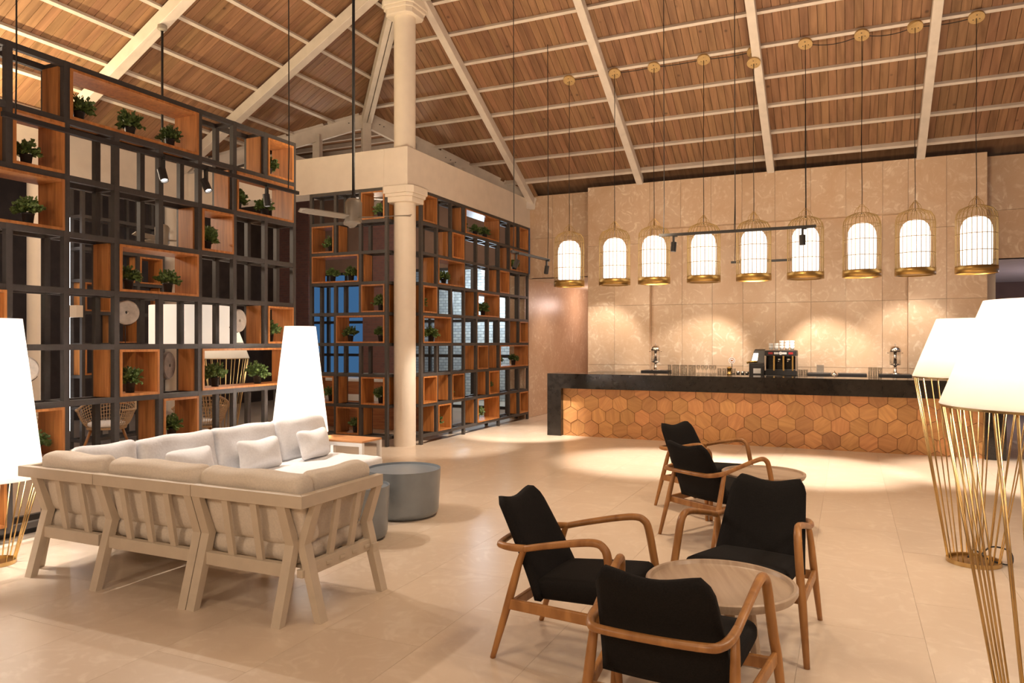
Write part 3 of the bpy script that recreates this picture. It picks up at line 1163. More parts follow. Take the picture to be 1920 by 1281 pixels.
for i, (dx, n) in enumerate(((-0.17, 2), (-0.085, 2), (0.0, 3), (0.085, 3), (0.17, 3))):
    for k in range(n):
        o = link('stacked_cup', cup_me, None, 0, (-1.03 + dx, 13.36 + 0.02 * (i % 2), CZ + 0.432 + 0.046 * k))
        tag(o, 'white cup, %s of the %s cup stack on the coffee machine' % (['bottom', 'second', 'top'][k] if n == 3 else ['bottom', 'top'][k], ORD[i]), 'cup', 'cups on the coffee machine')

# till / grinder beside it
gr = thing('cash_register', 'black till with tilted screen beside the coffee machine', 'till', (-1.44, 13.33, CZ))
MB().box(-0.10, 0.16, -0.16, 0.16, 0, 0.20).build('body', 'black_metal', gr, bevel=0.01)
m = MB().hexa([(-0.09, -0.10, 0.20), (0.15, -0.10, 0.20), (0.15, 0.14, 0.20), (-0.09, 0.14, 0.20)], [(-0.03, -0.01, 0.42), (0.15, -0.01, 0.42), (0.15, 0.12, 0.44), (-0.03, 0.12, 0.44)])
m.build('screen_housing', 'black_metal', gr, bevel=0.006)
m = MB().hexa([(-0.065, -0.105, 0.24), (0.03, -0.105, 0.24), (0.03, -0.09, 0.24), (-0.065, -0.09, 0.24)], [(-0.035, -0.045, 0.37), (0.04, -0.045, 0.37), (0.04, -0.03, 0.37), (-0.035, -0.03, 0.37)])
m.build('screen', 'steel', gr)
MB().tube([(-0.14, -0.10, 0.205), (-0.05, -0.12, 0.225), (0.03, -0.12, 0.225)], 0.02, 8).build('brass_scoop', 'gold', gr, True)
nb = thing('menu_card', 'small black card holder with a white card standing by the till', 'card', (-1.40, 13.12, CZ))
MB().box(-0.11, 0.11, -0.03, 0.03, 0, 0.16).build('holder', 'black_metal', nb, bevel=0.004)
MB().box(-0.06, 0.06, -0.034, -0.03, 0.03, 0.115).build('card', 'porcelain', nb)

# glasses
gl = {}
gl['tall'] = MB().lathe([(0.028, 0), (0.033, 0.15), (0.031, 0.15), (0.026, 0.01), (0, 0.01)], 14).mesh('tumbler', 'clear_glass', True)
gl['short'] = MB().lathe([(0.030, 0), (0.036, 0.10), (0.034, 0.10), (0.028, 0.01), (0, 0.01)], 14).mesh('tumbler', 'clear_glass', True)
gl['stem'] = MB().lathe([(0.030, 0), (0.030, 0.003), (0.005, 0.008), (0.004, 0.06), (0.025, 0.08), (0.034, 0.11), (0.030, 0.15), (0.028, 0.15), (0.03, 0.11), (0, 0.075)], 14).mesh('goblet', 'clear_glass', True)
gl['cup'] = MB().lathe([(0.022, 0), (0.03, 0.006), (0.036, 0.05), (0.034, 0.05), (0, 0.01)], 12).mesh('coffee_cup', 'steel', True)


def glass_row(kind, name, x0, dx, n, y, label, grp):
    for i in range(n):
        o = link(name, gl[kind], None, 0, (x0 + dx * i, y + 0.03 * (i % 2), CZ))
        tag(o, label % ORD[i], 'glass' if kind != 'cup' else 'cup', grp)


glass_row('tall', 'glass_tumbler', -2.93, 0.072, 7, 13.32, 'tall clear tumbler, %s in the row right of the far dispenser', 'tall tumblers')
glass_row('stem', 'stemmed_glass', -2.42, 0.070, 5, 13.32, 'stemmed glass, %s in the row next to the tall tumblers', 'stemmed glasses')
glass_row('short', 'short_glass', -2.05, 0.078, 4, 13.30, 'short clear glass, %s in the row beside the gold lantern', 'short glasses')
glass_row('cup', 'metal_cup', -1.74, 0.074, 4, 13.32, 'small shiny cup, %s in the row left of the till', 'metal cups')
glass_row('short', 'short_glass', -0.72, 0.075, 2, 13.25, 'short clear glass, %s beside the coffee machine', 'glasses by the coffee machine')
glass_row('tall', 'glass_tumbler', 0.33, 0.068, 3, 13.3, 'tall clear tumbler, %s in the row by the near dispenser', 'tumblers by the near dispenser')

sg_ = thing('round_sign', 'small round orange-rimmed sign on a stand above the glasses', 'sign', (-1.86, 13.45, CZ))
m = MB().lathe([(0.0, 0), (0.055, 0), (0.055, 0.012), (0, 0.012)], 24)
o = m.build('dial', 'porcelain', sg_, loc=(0, 0, 0.235))
o.rotation_euler = (PI / 2, 0, 0)
o = MB().lathe([(0.036, 0.012), (0.045, 0.012), (0.045, 0.016), (0.036, 0.016)], 24, closed=True).build('ring', 'desk_wood', sg_, loc=(0, 0, 0.235))
o.rotation_euler = (PI / 2, 0, 0)
MB().box(-0.02, 0.02, -0.018, -0.013, 0.225, 0.247).build('printed_mark', 'desk_wood', sg_)
MB().lathe([(0.05, 0), (0.05, 0.01), (0.006, 0.012), (0.006, 0.18)], 14).build('stand', 'black_metal', sg_)
lt = thing('brass_lantern', 'small gold lantern on the back counter among the glasses', 'lantern', (-1.86, 13.15, CZ))
MB().lathe([(0.045, 0), (0.045, 0.015), (0.036, 0.02), (0.036, 0.10), (0.045, 0.105), (0.045, 0.12), (0.0, 0.14)], 16).build('body', 'gold', lt, True)
dm = thing('metal_dome', 'small shiny metal cloche on the back counter', 'cloche', (-0.2, 13.14, CZ))
MB().lathe([(0.06, 0), (0.06, 0.01), (0.055, 0.04), (0.035, 0.068), (0.0, 0.078)], 20).build('dome', 'chrome', dm, True)
MB().lathe([(0.006, 0.075), (0.01, 0.088), (0.0, 0.095)], 10).build('knob', 'chrome', dm, True)
nh = thing('napkin_holder', 'small metal napkin holder on the back counter right of coffee machine', 'napkin holder', (-0.43, 13.6, CZ))
MB().box(-0.055, 0.055, -0.04, 0.04, 0, 0.012).box(-0.055, 0.055, -0.04, -0.034, 0.012, 0.17).box(-0.055, 0.055, 0.034, 0.04, 0.012, 0.17).build('frame', 'steel', nh)
MB().box(-0.05, 0.05, -0.03, 0.03, 0.012, 0.15).build('napkins', 'porcelain', nh)


# ------------------------------------------------------------------ birdcage pendants
def make_pendant():
    t = thing('birdcage_pendant', '', 'pendant lamp', (0, 0, 0), 0, 'birdcage pendants over the bar')
    R, zb, zt = 0.245, 2.51, 3.40
    # base ring with recessed underside
    MB().lathe([(R + 0.008, 0), (R + 0.008, 0.095), (R - 0.012, 0.095), (R - 0.012, 0.02), (R - 0.03, 0.0)], 40, (0, 0, zb), closed=True).build('base_ring', 'brass_dull', t, True)
    MB().lathe([(0.0, 0.012), (R - 0.02, 0.012)], 32, (0, 0, zb)).build('base_plate', 'brass_dull', t)
    w = MB()
    n = 26
    for k in range(n):
        a = 2 * PI * k / n
        prof = [(R, zb + 0.09), (R, zt - 0.16), (R - 0.012, zt - 0.09), (R - 0.05, zt - 0.03), (R - 0.11, zt - 0.004), (0.095, zt + 0.012)]
        w.tube([(r * math.cos(a), r * math.sin(a), z) for r, z in prof], 0.0042, 4, False)
    for z, rr in ((zb + 0.30, R), (zb + 0.52, R), (zb + 0.73, R), (zt + 0.012, 0.095)):
        w.tube([(rr * math.cos(2 * PI * k / 40), rr * math.sin(2 * PI * k / 40), z) for k in range(40)], 0.0042, 4, closed=True)
    w.build('cage', 'cage_brass', t)
    lp = MB()
    for a in (0, PI / 2):
        for (rw, hh) in ((0.095, 0.10), (0.055, 0.13)):
            pts = [(math.cos(a) * rw * math.cos(q), math.sin(a) * rw * math.cos(q), zt + 0.012 + hh * math.sin(q)) for q in [PI * k / 14 for k in range(15)]]
            lp.tube(pts, 0.003, 5)
    lp.build('top_loop', 'brass_dull', t)
    gz = [(0.150, 2.635), (0.175, 2.628), (0.182, 2.64), (0.187, 2.90), (0.187, 3.08), (0.178, 3.15), (0.150, 3.215), (0.105, 3.255), (0.05, 3.275), (0.0, 3.28)]
    MB().lathe(gz, 32).build('glass_shade', 'globe_glow', t, True)
    return t


pend = make_pendant()
PXS = [-4.211, -3.434, -2.79, -2.02, -1.284, -0.565, 0.178, 0.841, 1.562]
PYP = 11.56
can_me = MB().lathe([(0.098, -0.018), (0.098, 0.012), (0.0, 0.012)], 28).mesh('canopy', 'canopy_wood')
screw_me = MB().lathe([(0.008, -0.019), (0.008, -0.015)], 8).mesh('screw', 'black_metal')
pr2 = random.Random(3)
for i, px in enumerate(PXS):
    o = place(pend, (px, PYP, 0), pr2.uniform(0, 1), 'gold birdcage pendant lamp with glowing shade, %s from the lattice shelf' % ORD[i], i == 0)
    tilt = math.atan(-S)
    extra = 0.24 if i == 4 else 0.075
    zc = zR(PYP) - extra
    cn = link('canopy', can_me, o, 0, (0, 0, zc))
    cn.rotation_euler = (tilt, 0, -o.rotation_euler.z)
    cn.rotation_euler = (Matrix.Rotation(-o.rotation_euler.z, 3, 'Z') @ Matrix.Rotation(tilt, 3, 'X')).to_euler()
    for (sx, sy) in ((0.04, 0.02), (-0.035, 0.03), (0.0, -0.045)):
        link('screw', screw_me, cn, 0, (sx, sy, 0))
    MB().tube([(0, 0, 3.40), (0.004, 0.0, 3.7), (-0.004, 0.003, 4.4), (0.003, 0, 5.2), (0, 0, zc)], 0.005, 6).build('cord', 'cord_black', o)


cc = thing('ceiling_cable', 'black cable sagging between the pendant canopies along the roof batten', 'cable', (0, 0, 0))
for (xa, xb, sag) in ((PXS[0], PXS[1], 0.01), (PXS[1], PXS[2], 0.01), (PXS[2], PXS[3], 0.015), (PXS[3], PXS[4], 0.02), (PXS[5], PXS[6], 0.07), (PXS[6], PXS[7], 0.06), (PXS[7], PXS[8], 0.03)):
    pts = [(xa + (xb - xa) * q / 8, PYP + 0.02, zR(PYP) - 0.07 - sag * 4 * (q / 8) * (1 - q / 8)) for q in range(9)]
    MB().tube(pts, 0.006, 5).build('cable_run', 'cord_black', cc)


# ------------------------------------------------------------------ track lights
def track(p, q, heads, label, cords, power=0, thick=0.035):
    p, q = Vector(p), Vector(q)
    t = thing('track_light', label, 'track light', p)
    MB().bar((0, 0, 0), tuple(q - p), 0.035, thick).build('rail', 'black_metal', t)
    for c in cords:
        pt = (q - p) * c[0]
        MB().tube([tuple(pt), (pt.x + 0.01, pt.y, pt.z + 0.4), (pt.x, pt.y, c[1] - p.z)], 0.006, 6).build('suspension_cord', 'cord_black', t)
    for hd in heads:
        fr, tgt, pw, ang = hd[:4]
        pos = p + (q - p) * fr
        hp = pos + Vector((0, 0, -0.16))
        d = (Vector(tgt) - hp).normalized()
        h = thing_part('lamp_head', t, hp - p)
        m = MB()
        m.bar((0, 0, 0.145), (0, 0, 0.02), 0.025, 0.03)
        m.bar((0, 0, 0.145), (0.05, 0, 0.145), 0.03, 0.03)
        m.build('bracket', 'black_metal', h)
        rot = d.to_track_quat('-Z', 'Y').to_euler()
        c = MB().lathe([(0.036, 0.06), (0.036, -0.065), (0.030, -0.065), (0.030, -0.045), (0, -0.045)], 16)
        o = c.build('can', 'black_metal', h)
        o.rotation_euler = rot
        l = MB().lathe([(0.0, -0.05), (0.027, -0.05)], 14)
        o = l.build('lens', 'spot_lens', h)
        o.rotation_euler = rot
        if pw:
            spot(tuple(hp + d * 0.075), tgt, pw, ang, hd[4] if len(hd) > 4 else NEUT, 0.6, 0.025)
    return t


def thing_part(name, parent, loc):
    o = bpy.data.objects.new(name, None)
    COL.objects.link(o)
    o.parent = parent
    o.location = loc
    return o


track((-2.32, 9.9, 3.03), (-0.36, 9.9, 3.03), [(0.10, (-2.3, 9.75, 0), 400, 56, NEUT), (0.92, (-0.5, 9.9, 0), 460, 56, NEUT)],
      'black ceiling track with spots hanging in front of the birdcage pendants', [(0.03, zR(9.9)), (0.5, zR(9.9))])
track((-1.75, 12.55, 2.90), (-0.55, 12.55, 2.90), [(0.18, (-2.6, 13.8, 0.85), 125, 62), (0.9, (-0.3, 13.8, 0.9), 125, 62)],
      'black ceiling track hanging between the pendants and the stone wall', [(0.05, zR(12.55)), (0.95, zR(12.55))])
track((-4.42, 9.7, 2.90), (-4.35, 11.0, 2.90), [(0.12, (-5.6, 9.9, 0.4), 150, 60), (0.93, (-5.1, 11.7, 0), 380, 50)],
      'black ceiling track with spots hanging in front of the bar-side shelf', [(0.96, zR(11.0)), (0.05, zR(9.7))])
track((-5.50, 3.30, 3.23), (-5.50, 6.42, 3.23), [(0.436, (-3.9, 4.2, 0), 90, 110), (0.59, (-3.7, 5.1, 0), 62, 110), (0.846, (-5.2, 6.1, 0), 60, 60)],
      'black ceiling track with spots hanging in front of the sofa-side shelf', [(0.95, zL(-5.5)), (0.03, zL(-5.5))])
# more pools: spots on a track past the right edge of the bar and over the bar's far end
spot((1.6, 9.9, 3.0), (1.75, 10.4, 0), 420, 56, NEUT, 0.6, 0.025)
spot((0.9, 12.55, 2.85), (0.9, 13.8, 1.0), 75, 70, NEUT, 0.6, 0.025)
spot((-4.0, 12.55, 2.85), (-4.4, 13.8, 1.0), 75, 70, NEUT, 0.6, 0.025)


# ------------------------------------------------------------------ ceiling fans
def fan(loc, ztop, label, rot=0.3):
    t = thing('ceiling_fan', label, 'fan', loc, rot, 'ceiling fans')
    MB().tube([(0, 0, 0.12), (0, 0, ztop - loc[2])], 0.016, 10).build('down_rod', 'cord_black', t, True)
    MB().lathe([(0.035, 0.16), (0.02, 0.20), (0.016, 0.26)], 16).build('rod_collar', 'cord_black', t, True)
    smooth_by_angle(MB().lathe([(0.0, -0.10), (0.075, -0.10), (0.088, -0.085), (0.090, -0.02), (0.092, 0.02), (0.092, 0.12), (0.07, 0.155), (0.03, 0.17), (0, 0.17)], 28).build('motor', 'fan_grey', t))
    for k in range(3):
        a = 2 * PI * k / 3
        m = MB()
        ca, sa = math.cos(a), math.sin(a)
        sec = [(0.08, 0.05), (0.2, 0.07), (0.45, 0.075), (0.62, 0.055), (0.66, 0.02)]
        vs, fs = [], []
        for (r, w) in sec:
            for (s, dz) in ((-1, -0.012), (1, 0.014)):
                for tk in (0, 0.008):
                    x, y, z = r, s * w, -0.045 + dz + tk
                    vs.append((x * ca - y * sa, x * sa + y * ca, z))
        for i in range(len(sec) - 1):
            o = i * 4
            fs += [(o, o + 2, o + 6, o + 4), (o + 1, o + 5, o + 7, o + 3), (o, o + 4, o + 5, o + 1), (o + 2, o + 3, o + 7, o + 6)]
        fs += [(0, 1, 3, 2), (len(vs) - 4, len(vs) - 2, len(vs) - 1, len(vs) - 3)]
        MB().add(vs, fs).build('blade', 'fan_grey', t)
    MB().lathe([(0.06, 0.0), (0.06, -0.05), (0.03, -0.07), (0.0, -0.07)], 18, (0, 0, ztop - loc[2] + 0.0)).build('ceiling_cup', 'fan_grey', t)
    return t


fan((-4.87, 6.57, 2.98), zL(-4.87) - 0.05, 'grey ceiling fan on a long black rod before the corner column', 0.2)
fan((-8.25, 6.98, 2.98), zL(-8.25) - 0.24, 'ceiling fan hanging from the white rafter behind the sofa-side shelf', 0.9)


# ------------------------------------------------------------------ floor lamps
def rod_lamp():
    t = thing('floor_lamp', '', 'floor lamp', (0, 0, 0), 0, 'gold rod floor lamps')
    smooth_by_angle(MB().lathe([(0.155, 0), (0.175, 0), (0.175, 0.03), (0.155, 0.03)], 40, closed=True).build('base_ring', 'brass', t))
    smooth_by_angle(MB().lathe([(0.375, 1.335), (0.388, 1.335), (0.388, 1.345), (0.375, 1.345)], 48, closed=True).build('shade_ring', 'brass', t))
    n = 22
    rod = MB()
    for k in range(n):
        a = 2 * PI * k / n + (0.07 if k % 2 else 0)
        m = MB().tube([(0.165 * math.cos(a), 0.165 * math.sin(a), 0.02), (0.38 * math.cos(a), 0.38 * math.sin(a), 1.34)], 0.0046, 6)
        m.build('rod', 'brass', t, True)
    smooth_by_angle(MB().lathe([(0.392, 1.345), (0.235, 1.765), (0.231, 1.765), (0.388, 1.345)], 48, closed=True).build('shade', 'lamp_shade', t))
    MB().lathe([(0.0, 0.004), (0.15, 0.004), (0.15, 0.014), (0.0, 0.014)], 32).build('base_plate', 'brass', t)
    cr = smoothpath([(0.05, 0.05, 0.02), (0.14, 0.08, 0.10), (0.24, 0.02, 0.09), (0.22, -0.05, 0.015), (0.1, -0.02, 0.03), (0.02, 0.05, 0.08), (-0.03, 0.02, 0.03)], 6)
    MB().tube(cr, 0.006, 6).build('power_cord', 'cord_black', t, True)
    return t


rl = rod_lamp()
for (bx, by) in ((0.827, 6.25), (0.735, 3.52), (-8.75, 8.5)):
    bulb((bx, by, 1.60), 18 if bx > 0 else 7, (1.0, 0.86, 0.70), 0.06)
place(rl, (0.827, 6.25, 0), 0.2, 'gold rod floor lamp with white cone shade, farther one at right', True)
place(rl, (0.735, 3.52, 0), 0.8, 'gold rod floor lamp with white cone shade, nearest and cut by right edge')
place(rl, (-8.75, 8.5, 0), 0.5, 'distant gold rod floor lamp glimpsed through the sofa-side shelf')


def tall_lamp():
    t = thing('floor_lamp', '', 'floor lamp', (0, 0, 0), 0, 'tall cone floor lamps')
    smooth_by_angle(MB().lathe([(0.115, 0), (0.13, 0), (0.13, 0.028), (0.115, 0.028)], 32, closed=True).build('base_ring', 'brass', t))
    MB().lathe([(0.0, 0.003), (0.12, 0.003), (0.12, 0.012), (0, 0.012)], 32).build('base_plate', 'brass', t)
    for k in range(14):
        a = 2 * PI * k / 14
        MB().tube([(0.122 * math.cos(a), 0.122 * math.sin(a), 0.02), (0.28 * math.cos(a), 0.28 * math.sin(a), 0.62)], 0.005, 6).build('rod', 'brass', t, True)
    smooth_by_angle(MB().lathe([(0.298, 0.615), (0.165, 1.765), (0.161, 1.765), (0.294, 0.615)], 48, closed=True).build('shade', 'tall_shade', t))
    return t


tl = tall_lamp()
for (bx, by) in ((-5.58, 3.30), (-5.42, 6.36)):
    bulb((bx, by, 1.50), 16, (1.0, 0.92, 0.83), 0.06)
    bulb((bx, by, 0.98), 18, (1.0, 0.92, 0.83), 0.06)
place(tl, (-5.58, 3.30, 0), 0, 'tall glowing white cone lamp at the left edge behind the sofa frame', True)
place(tl, (-5.42, 6.36, 0), 0.4, 'tall glowing white cone lamp behind the far end of the sofa')

dl = thing('drum_lamp', 'wide white drum-shade floor lamp seen through the sofa-side shelf', 'floor lamp', (-7.6, 6.85, 0))
smooth_by_angle(MB().lathe([(0.475, 1.57), (0.475, 2.05), (0.471, 2.05), (0.471, 1.57)], 48, closed=True).build('shade', 'drum_shade', dl))
MB().lathe([(0.16, 0), (0.16, 0.02), (0.015, 0.03), (0.015, 2.0)], 20).build('stand', 'black_metal', dl)

# ------------------------------------------------------------------ drum tables
def drum(loc, R, Ht, label):
    t = thing('drum_table', label, 'side table', loc, 0, 'blue-grey metal drum tables')
    b = MB().lathe([(0.0, 0.0), (R - 0.07, 0.0), (R - 0.045, 0.008), (R - 0.025, 0.03), (R - 0.018, 0.06), (R, Ht), (R - 0.008, Ht), (R - 0.010, Ht - 0.022)], 64).build('body', 'drum_metal', t)
    smooth_by_angle(b)
    MB().lathe([(0, Ht - 0.02), (R - 0.009, Ht - 0.02)], 64).build('top', 'drum_metal', t)
    return t


drum((-3.75, 5.82, 0), 0.343, 0.43, 'large round blue-grey metal drum table beyond the sofa')
drum((-3.62, 4.98, 0), 0.235, 0.43, 'smaller round blue-grey metal drum table half hidden behind the sofa arm')


# ------------------------------------------------------------------ cushions
def cushion(w, d, h, seed, n=12, round_=0.055, pinch=0.0, wr=0.006, puff=0.12):
    """soft box, centre at origin: w along x, d along y, h along z"""
    r = random.Random(seed)
    ph = [r.uniform(0, 6.28) for _ in range(8)]
    V, F, idx = [], [], {}

    def key(p):
        return tuple(round(c, 5) for c in p)

    def put(p):
        k = key(p)
        if k in idx:
            return idx[k]
        idx[k] = len(V)
        V.append(p)
        return idx[k]

    def grid(fn):
        for i in range(n):
            for j in range(n):
                F.append((put(fn(i, j)), put(fn(i + 1, j)), put(fn(i + 1, j + 1)), put(fn(i, j + 1))))

    def s(i):
        u = -1 + 2 * i / n
        return math.sin(u * PI / 2) * 0.5 + u * 0.5
    grid(lambda i, j: (s(i), s(j), 1.0))
    grid(lambda i, j: (s(j), s(i), -1.0))
    grid(lambda i, j: (s(i), -1.0, s(j)))
    grid(lambda i, j: (s(j), 1.0, s(i)))
    grid(lambda i, j: (1.0, s(i), s(j)))
    grid(lambda i, j: (-1.0, s(j), s(i)))
    hw, hd, hh = w / 2, d / 2, h / 2
    R = min(round_, hw * 0.98, hd * 0.98, hh * 0.98)
    out = []
    for (x, y, z) in V:
        p = Vector((x * hw, y * hd, z * hh))
        c = Vector((max(-hw + R, min(hw - R, p.x)), max(-hd + R, min(hd - R, p.y)), max(-hh + R, min(hh - R, p.z))))
        q = p - c
        if q.length > 1e-9:
            q = q.normalized() * R
        p = c + q
        u, v = p.x / hw, p.y / hd
        f = (1 - u * u) * (1 - v * v)
        p.z *= (1 + puff * f)
        if pinch:
            g = max(abs(u), abs(v))
            p.z *= 1 - pinch * g ** 3
            k = 1 - 0.10 * pinch * (1 - min(abs(u), abs(v))) * g ** 4
            p.x *= k
            p.y *= k
        wv = wr * (math.sin(9 * p.x + ph[0] + 4 * p.y) * math.sin(11 * p.y + ph[1]) + 0.6 * math.sin(23 * p.x + 17 * p.z + ph[2]) * math.sin(19 * p.y + ph[3]))
        p.z += wv
        p.x += wr * 0.7 * math.sin(15 * p.y + 13 * p.z + ph[4])
        p.y += wr * 0.7 * math.sin(14 * p.x + 12 * p.z + ph[5])
        out.append(p)
    m = MB()
    m.add(out, F)
    return m


def soft(name, label, cat, loc, size, rot, mat, seed, group, **kw):
    m = cushion(*size, seed, **kw)
    o = m.build(name, mat, None, True)
    o.location = loc
    o.rotation_euler = rot
    return tag(o, label, cat, group)


# ------------------------------------------------------------------ sofa
ZT = 0.742


def sofa_unit(label, x0, x1, legs, slats, mitre_l=False, mitre_r=False, rot=0.0, loc=(0, 0, 0), depth=0.78):
    """one slatted unit in local coords: its back runs along x with the outer face at y = 0, the seat lies towards +y"""
    t = thing('sofa_frame', label, 'sofa frame', loc, rot, 'sofa frames')
    w = 0.05
    a = [(x0, 0, ZT - 0.072), (x0, w, ZT - 0.072), (x0, w, ZT), (x0, 0, ZT)]
    b = [(x1, 0, ZT - 0.072), (x1, w, ZT - 0.072), (x1, w, ZT), (x1, 0, ZT)]
    if mitre_l:
        a[1], a[2] = (x0 + w, w, ZT - 0.072), (x0 + w, w, ZT)
    if mitre_r:
        b[1], b[2] = (x1 - w, w, ZT - 0.072), (x1 - w, w, ZT)
    MB().hexa(a, b).build('top_rail', 'sofa_frame', t, bevel=0.003)
    back_side(t, legs, slats, x0 + (0.14 if mitre_l else 0), x1 - (0.14 if mitre_r else 0))
    MB().box(x0 + 0.03, x1 - 0.03, depth - 0.06, depth, 0.245, 0.30).build('front_rail', 'sofa_frame', t, bevel=0.003)
    for xe in (x0 + 0.10, x1 - 0.10):
        MB().box(xe - 0.02, xe + 0.02, 0.10, depth - 0.06, 0.25, 0.295).build('side_rail', 'sofa_frame', t)
        if mitre_r and xe > x1 - 0.2:
            continue
        MB().box(xe - 0.024, xe + 0.024, depth - 0.055, depth - 0.005, 0.0, 0.245).build('front_leg', 'sofa_frame', t, bevel=0.003)
    for k in range(5):
        yy = 0.16 + k * (depth - 0.28) / 4
        MB().box(x0 + 0.05, x1 - 0.05, yy, yy + 0.05, 0.285, 0.302).build('seat_slat', 'sofa_frame', t)
    return t


def back_side(t, legs, slats, x0, x1, f=lambda x, y, z: (x, y, z), pre=''):
    """kinked legs, lower rail and slats of one back or arm; f maps (along, inwards, up) to the unit's coords"""
    hw = 0.031
    for xl in legs:
        def sec(yy, z, k=0.046):
            return [f(xl - hw, yy, z), f(xl + hw, yy, z), f(xl + hw, yy + k, z), f(xl - hw, yy + k, z)]
        m = MB()
        m.hexa(sec(-0.035, 0.0), sec(0.082, 0.435, 0.055))
        m.hexa(sec(0.082, 0.435, 0.055), sec(0.006, ZT - 0.07, 0.036))
        m.build(pre + 'leg', 'sofa_frame', t)
    a = [f(x0 + 0.02, 0.060, 0.255), f(x0 + 0.02, 0.105, 0.255), f(x0 + 0.02, 0.105, 0.330), f(x0 + 0.02, 0.060, 0.330)]
    b = [f(x1 - 0.02, 0.060, 0.255), f(x1 - 0.02, 0.105, 0.255), f(x1 - 0.02, 0.105, 0.330), f(x1 - 0.02, 0.060, 0.330)]
    MB().hexa(a, b).build(pre + 'lower_rail', 'sofa_frame', t, bevel=0.003)
    for xs in slats:
        h2 = 0.023
        m = MB().hexa([f(xs - h2, 0.078, 0.30), f(xs + h2, 0.078, 0.30), f(xs + h2, 0.100, 0.30), f(xs - h2, 0.100, 0.30)],
                      [f(xs - h2, 0.012, ZT - 0.06), f(xs + h2, 0.012, ZT - 0.06), f(xs + h2, 0.034, ZT - 0.06), f(xs - h2, 0.034, ZT - 0.06)])
        m.build(pre + 'slat', 'sofa_frame', t)


SY = 3.235
u1 = sofa_unit('beige slatted sofa corner frame next to the leftmost floor lamp', -5.22, -4.462, [-5.06], [-4.83, -4.61], mitre_l=True, loc=(0, SY, 0))
u2 = sofa_unit('beige slatted sofa frame, middle unit of the row backing the camera', -4.455, -3.593, [-4.41, -3.625], [-4.205, -4.01, -3.815], loc=(0, SY, 0))
u3 = sofa_unit('beige slatted sofa corner frame with a slatted arm, nearest the armchairs', -3.587, -2.745, [-3.555, -2.905], [-3.335, -3.115], mitre_r=True, loc=(0, SY, 0))
# arms: u3 at its right end (inwards = -x), u1 at its left end (inwards = +x)
fr = lambda a, i, z: (-2.745 - i, a - SY, z)
back_side(u3, [3.385, 3.985], [3.585, 3.785], 3.36, 4.01, fr, 'arm_')
MB().hexa([(-2.795, 0.05, ZT - 0.072), (-2.745, 0.0, ZT - 0.072), (-2.745, 0.0, ZT), (-2.795, 0.05, ZT)],
          [(-2.795, 0.785, ZT - 0.072), (-2.745, 0.785, ZT - 0.072), (-2.745, 0.785, ZT), (-2.795, 0.785, ZT)]).build('arm_rail', 'sofa_frame', u3, bevel=0.003)
fl_ = lambda a, i, z: (-5.22 + i, a - SY, z)
back_side(u1, [3.385], [3.58, 3.78], 3.36, 4.01, fl_, 'side_')
MB().hexa([(-5.22, 0.0, ZT - 0.072), (-5.17, 0.05, ZT - 0.072), (-5.17, 0.05, ZT), (-5.22, 0.0, ZT)],
          [(-5.22, 0.785, ZT - 0.072), (-5.17, 0.785, ZT - 0.072), (-5.17, 0.785, ZT), (-5.22, 0.785, ZT)]).build('side_rail_top', 'sofa_frame', u1, bevel=0.003)
# units along the shelf: rot -90 turns local x into -Y and local y into +X
for i, (ya, yb) in enumerate(((4.03, 4.79), (4.80, 5.55), (5.56, 6.30))):
    w_ = yb - ya
    sofa_unit('beige slatted sofa frame along the shelf, %s unit from the corner' % ORD[i], -yb, -ya, [-yb + 0.05, -ya - 0.05], [-yb + w_ * q for q in (0.27, 0.5, 0.73)], rot=-PI / 2, loc=(-5.22, 0, 0))

G_S, G_B, G_P = 'sofa seat cushions', 'sofa back cushions', 'loose throw pillows'
zs = 0.302 + 0.066
soft('seat_cushion', 'cream seat cushion of the near sofa row beside the leftmost lamp', 'cushion', (-4.80, 3.70, zs), (0.66, 0.66, 0.13), (0, 0, 0), 'fabric_cream', 1, G_S, puff=0.12)
soft('seat_cushion', 'cream seat cushion in the middle of the near sofa row', 'cushion', (-4.03, 3.70, zs), (0.82, 0.66, 0.13), (0, 0, 0), 'fabric_cream', 2, G_S, puff=0.12)
soft('seat_cushion', 'cream seat cushion at the sofa corner by the arm', 'cushion', (-3.23, 3.70, zs), (0.72, 0.66, 0.13), (0, 0, 0), 'fabric_cream', 3, G_S, puff=0.12)
soft('seat_cushion', 'long white seat cushion of the sofa run along the shelf', 'cushion', (-4.70, 5.17, zs + 0.004), (0.82, 2.28, 0.14), (0, 0, 0), 'fabric_white', 4, G_S, puff=0.08, n=20)
# back cushions of the near row lean on the slats (top towards -Y)
lean = math.radians(11)
for i, (xc, w, lab) in enumerate(((-4.79, 0.64, 'cream back cushion leaning in the sofa unit next to the leftmost lamp'), (-4.02, 0.82, 'cream back cushion in the middle of the near sofa row'), (-3.21, 0.78, 'cream back cushion at the sofa corner by the arm'))):
    soft('back_cushion', lab, 'cushion', (xc, 3.405, 0.625), (w, 0.42, 0.15), (PI / 2 + lean, 0, 0), 'fabric_cream', 11 + i, G_B, puff=0.14, wr=0.008, n=16)
soft('back_cushion', 'cream cushion leaning against the slatted sofa arm', 'cushion', (-2.915, 3.72, 0.625), (0.56, 0.42, 0.14), (PI / 2 + lean, 0, PI / 2), 'fabric_cream', 15, G_B, puff=0.15, wr=0.008, n=16)
# back cushions along the shelf (top towards -X)
for i, (yc, w) in enumerate(((3.78, 0.50), (4.42, 0.74), (5.17, 0.73), (5.92, 0.73))):
    soft('back_cushion', 'white back cushion along the shelf, %s from the sofa corner' % ORD[i], 'cushion', (-5.05, yc, 0.625), (w, 0.42, 0.15), (PI / 2 + lean, 0, -PI / 2), 'fabric_white', 21 + i, G_B, puff=0.16, wr=0.008, n=16)
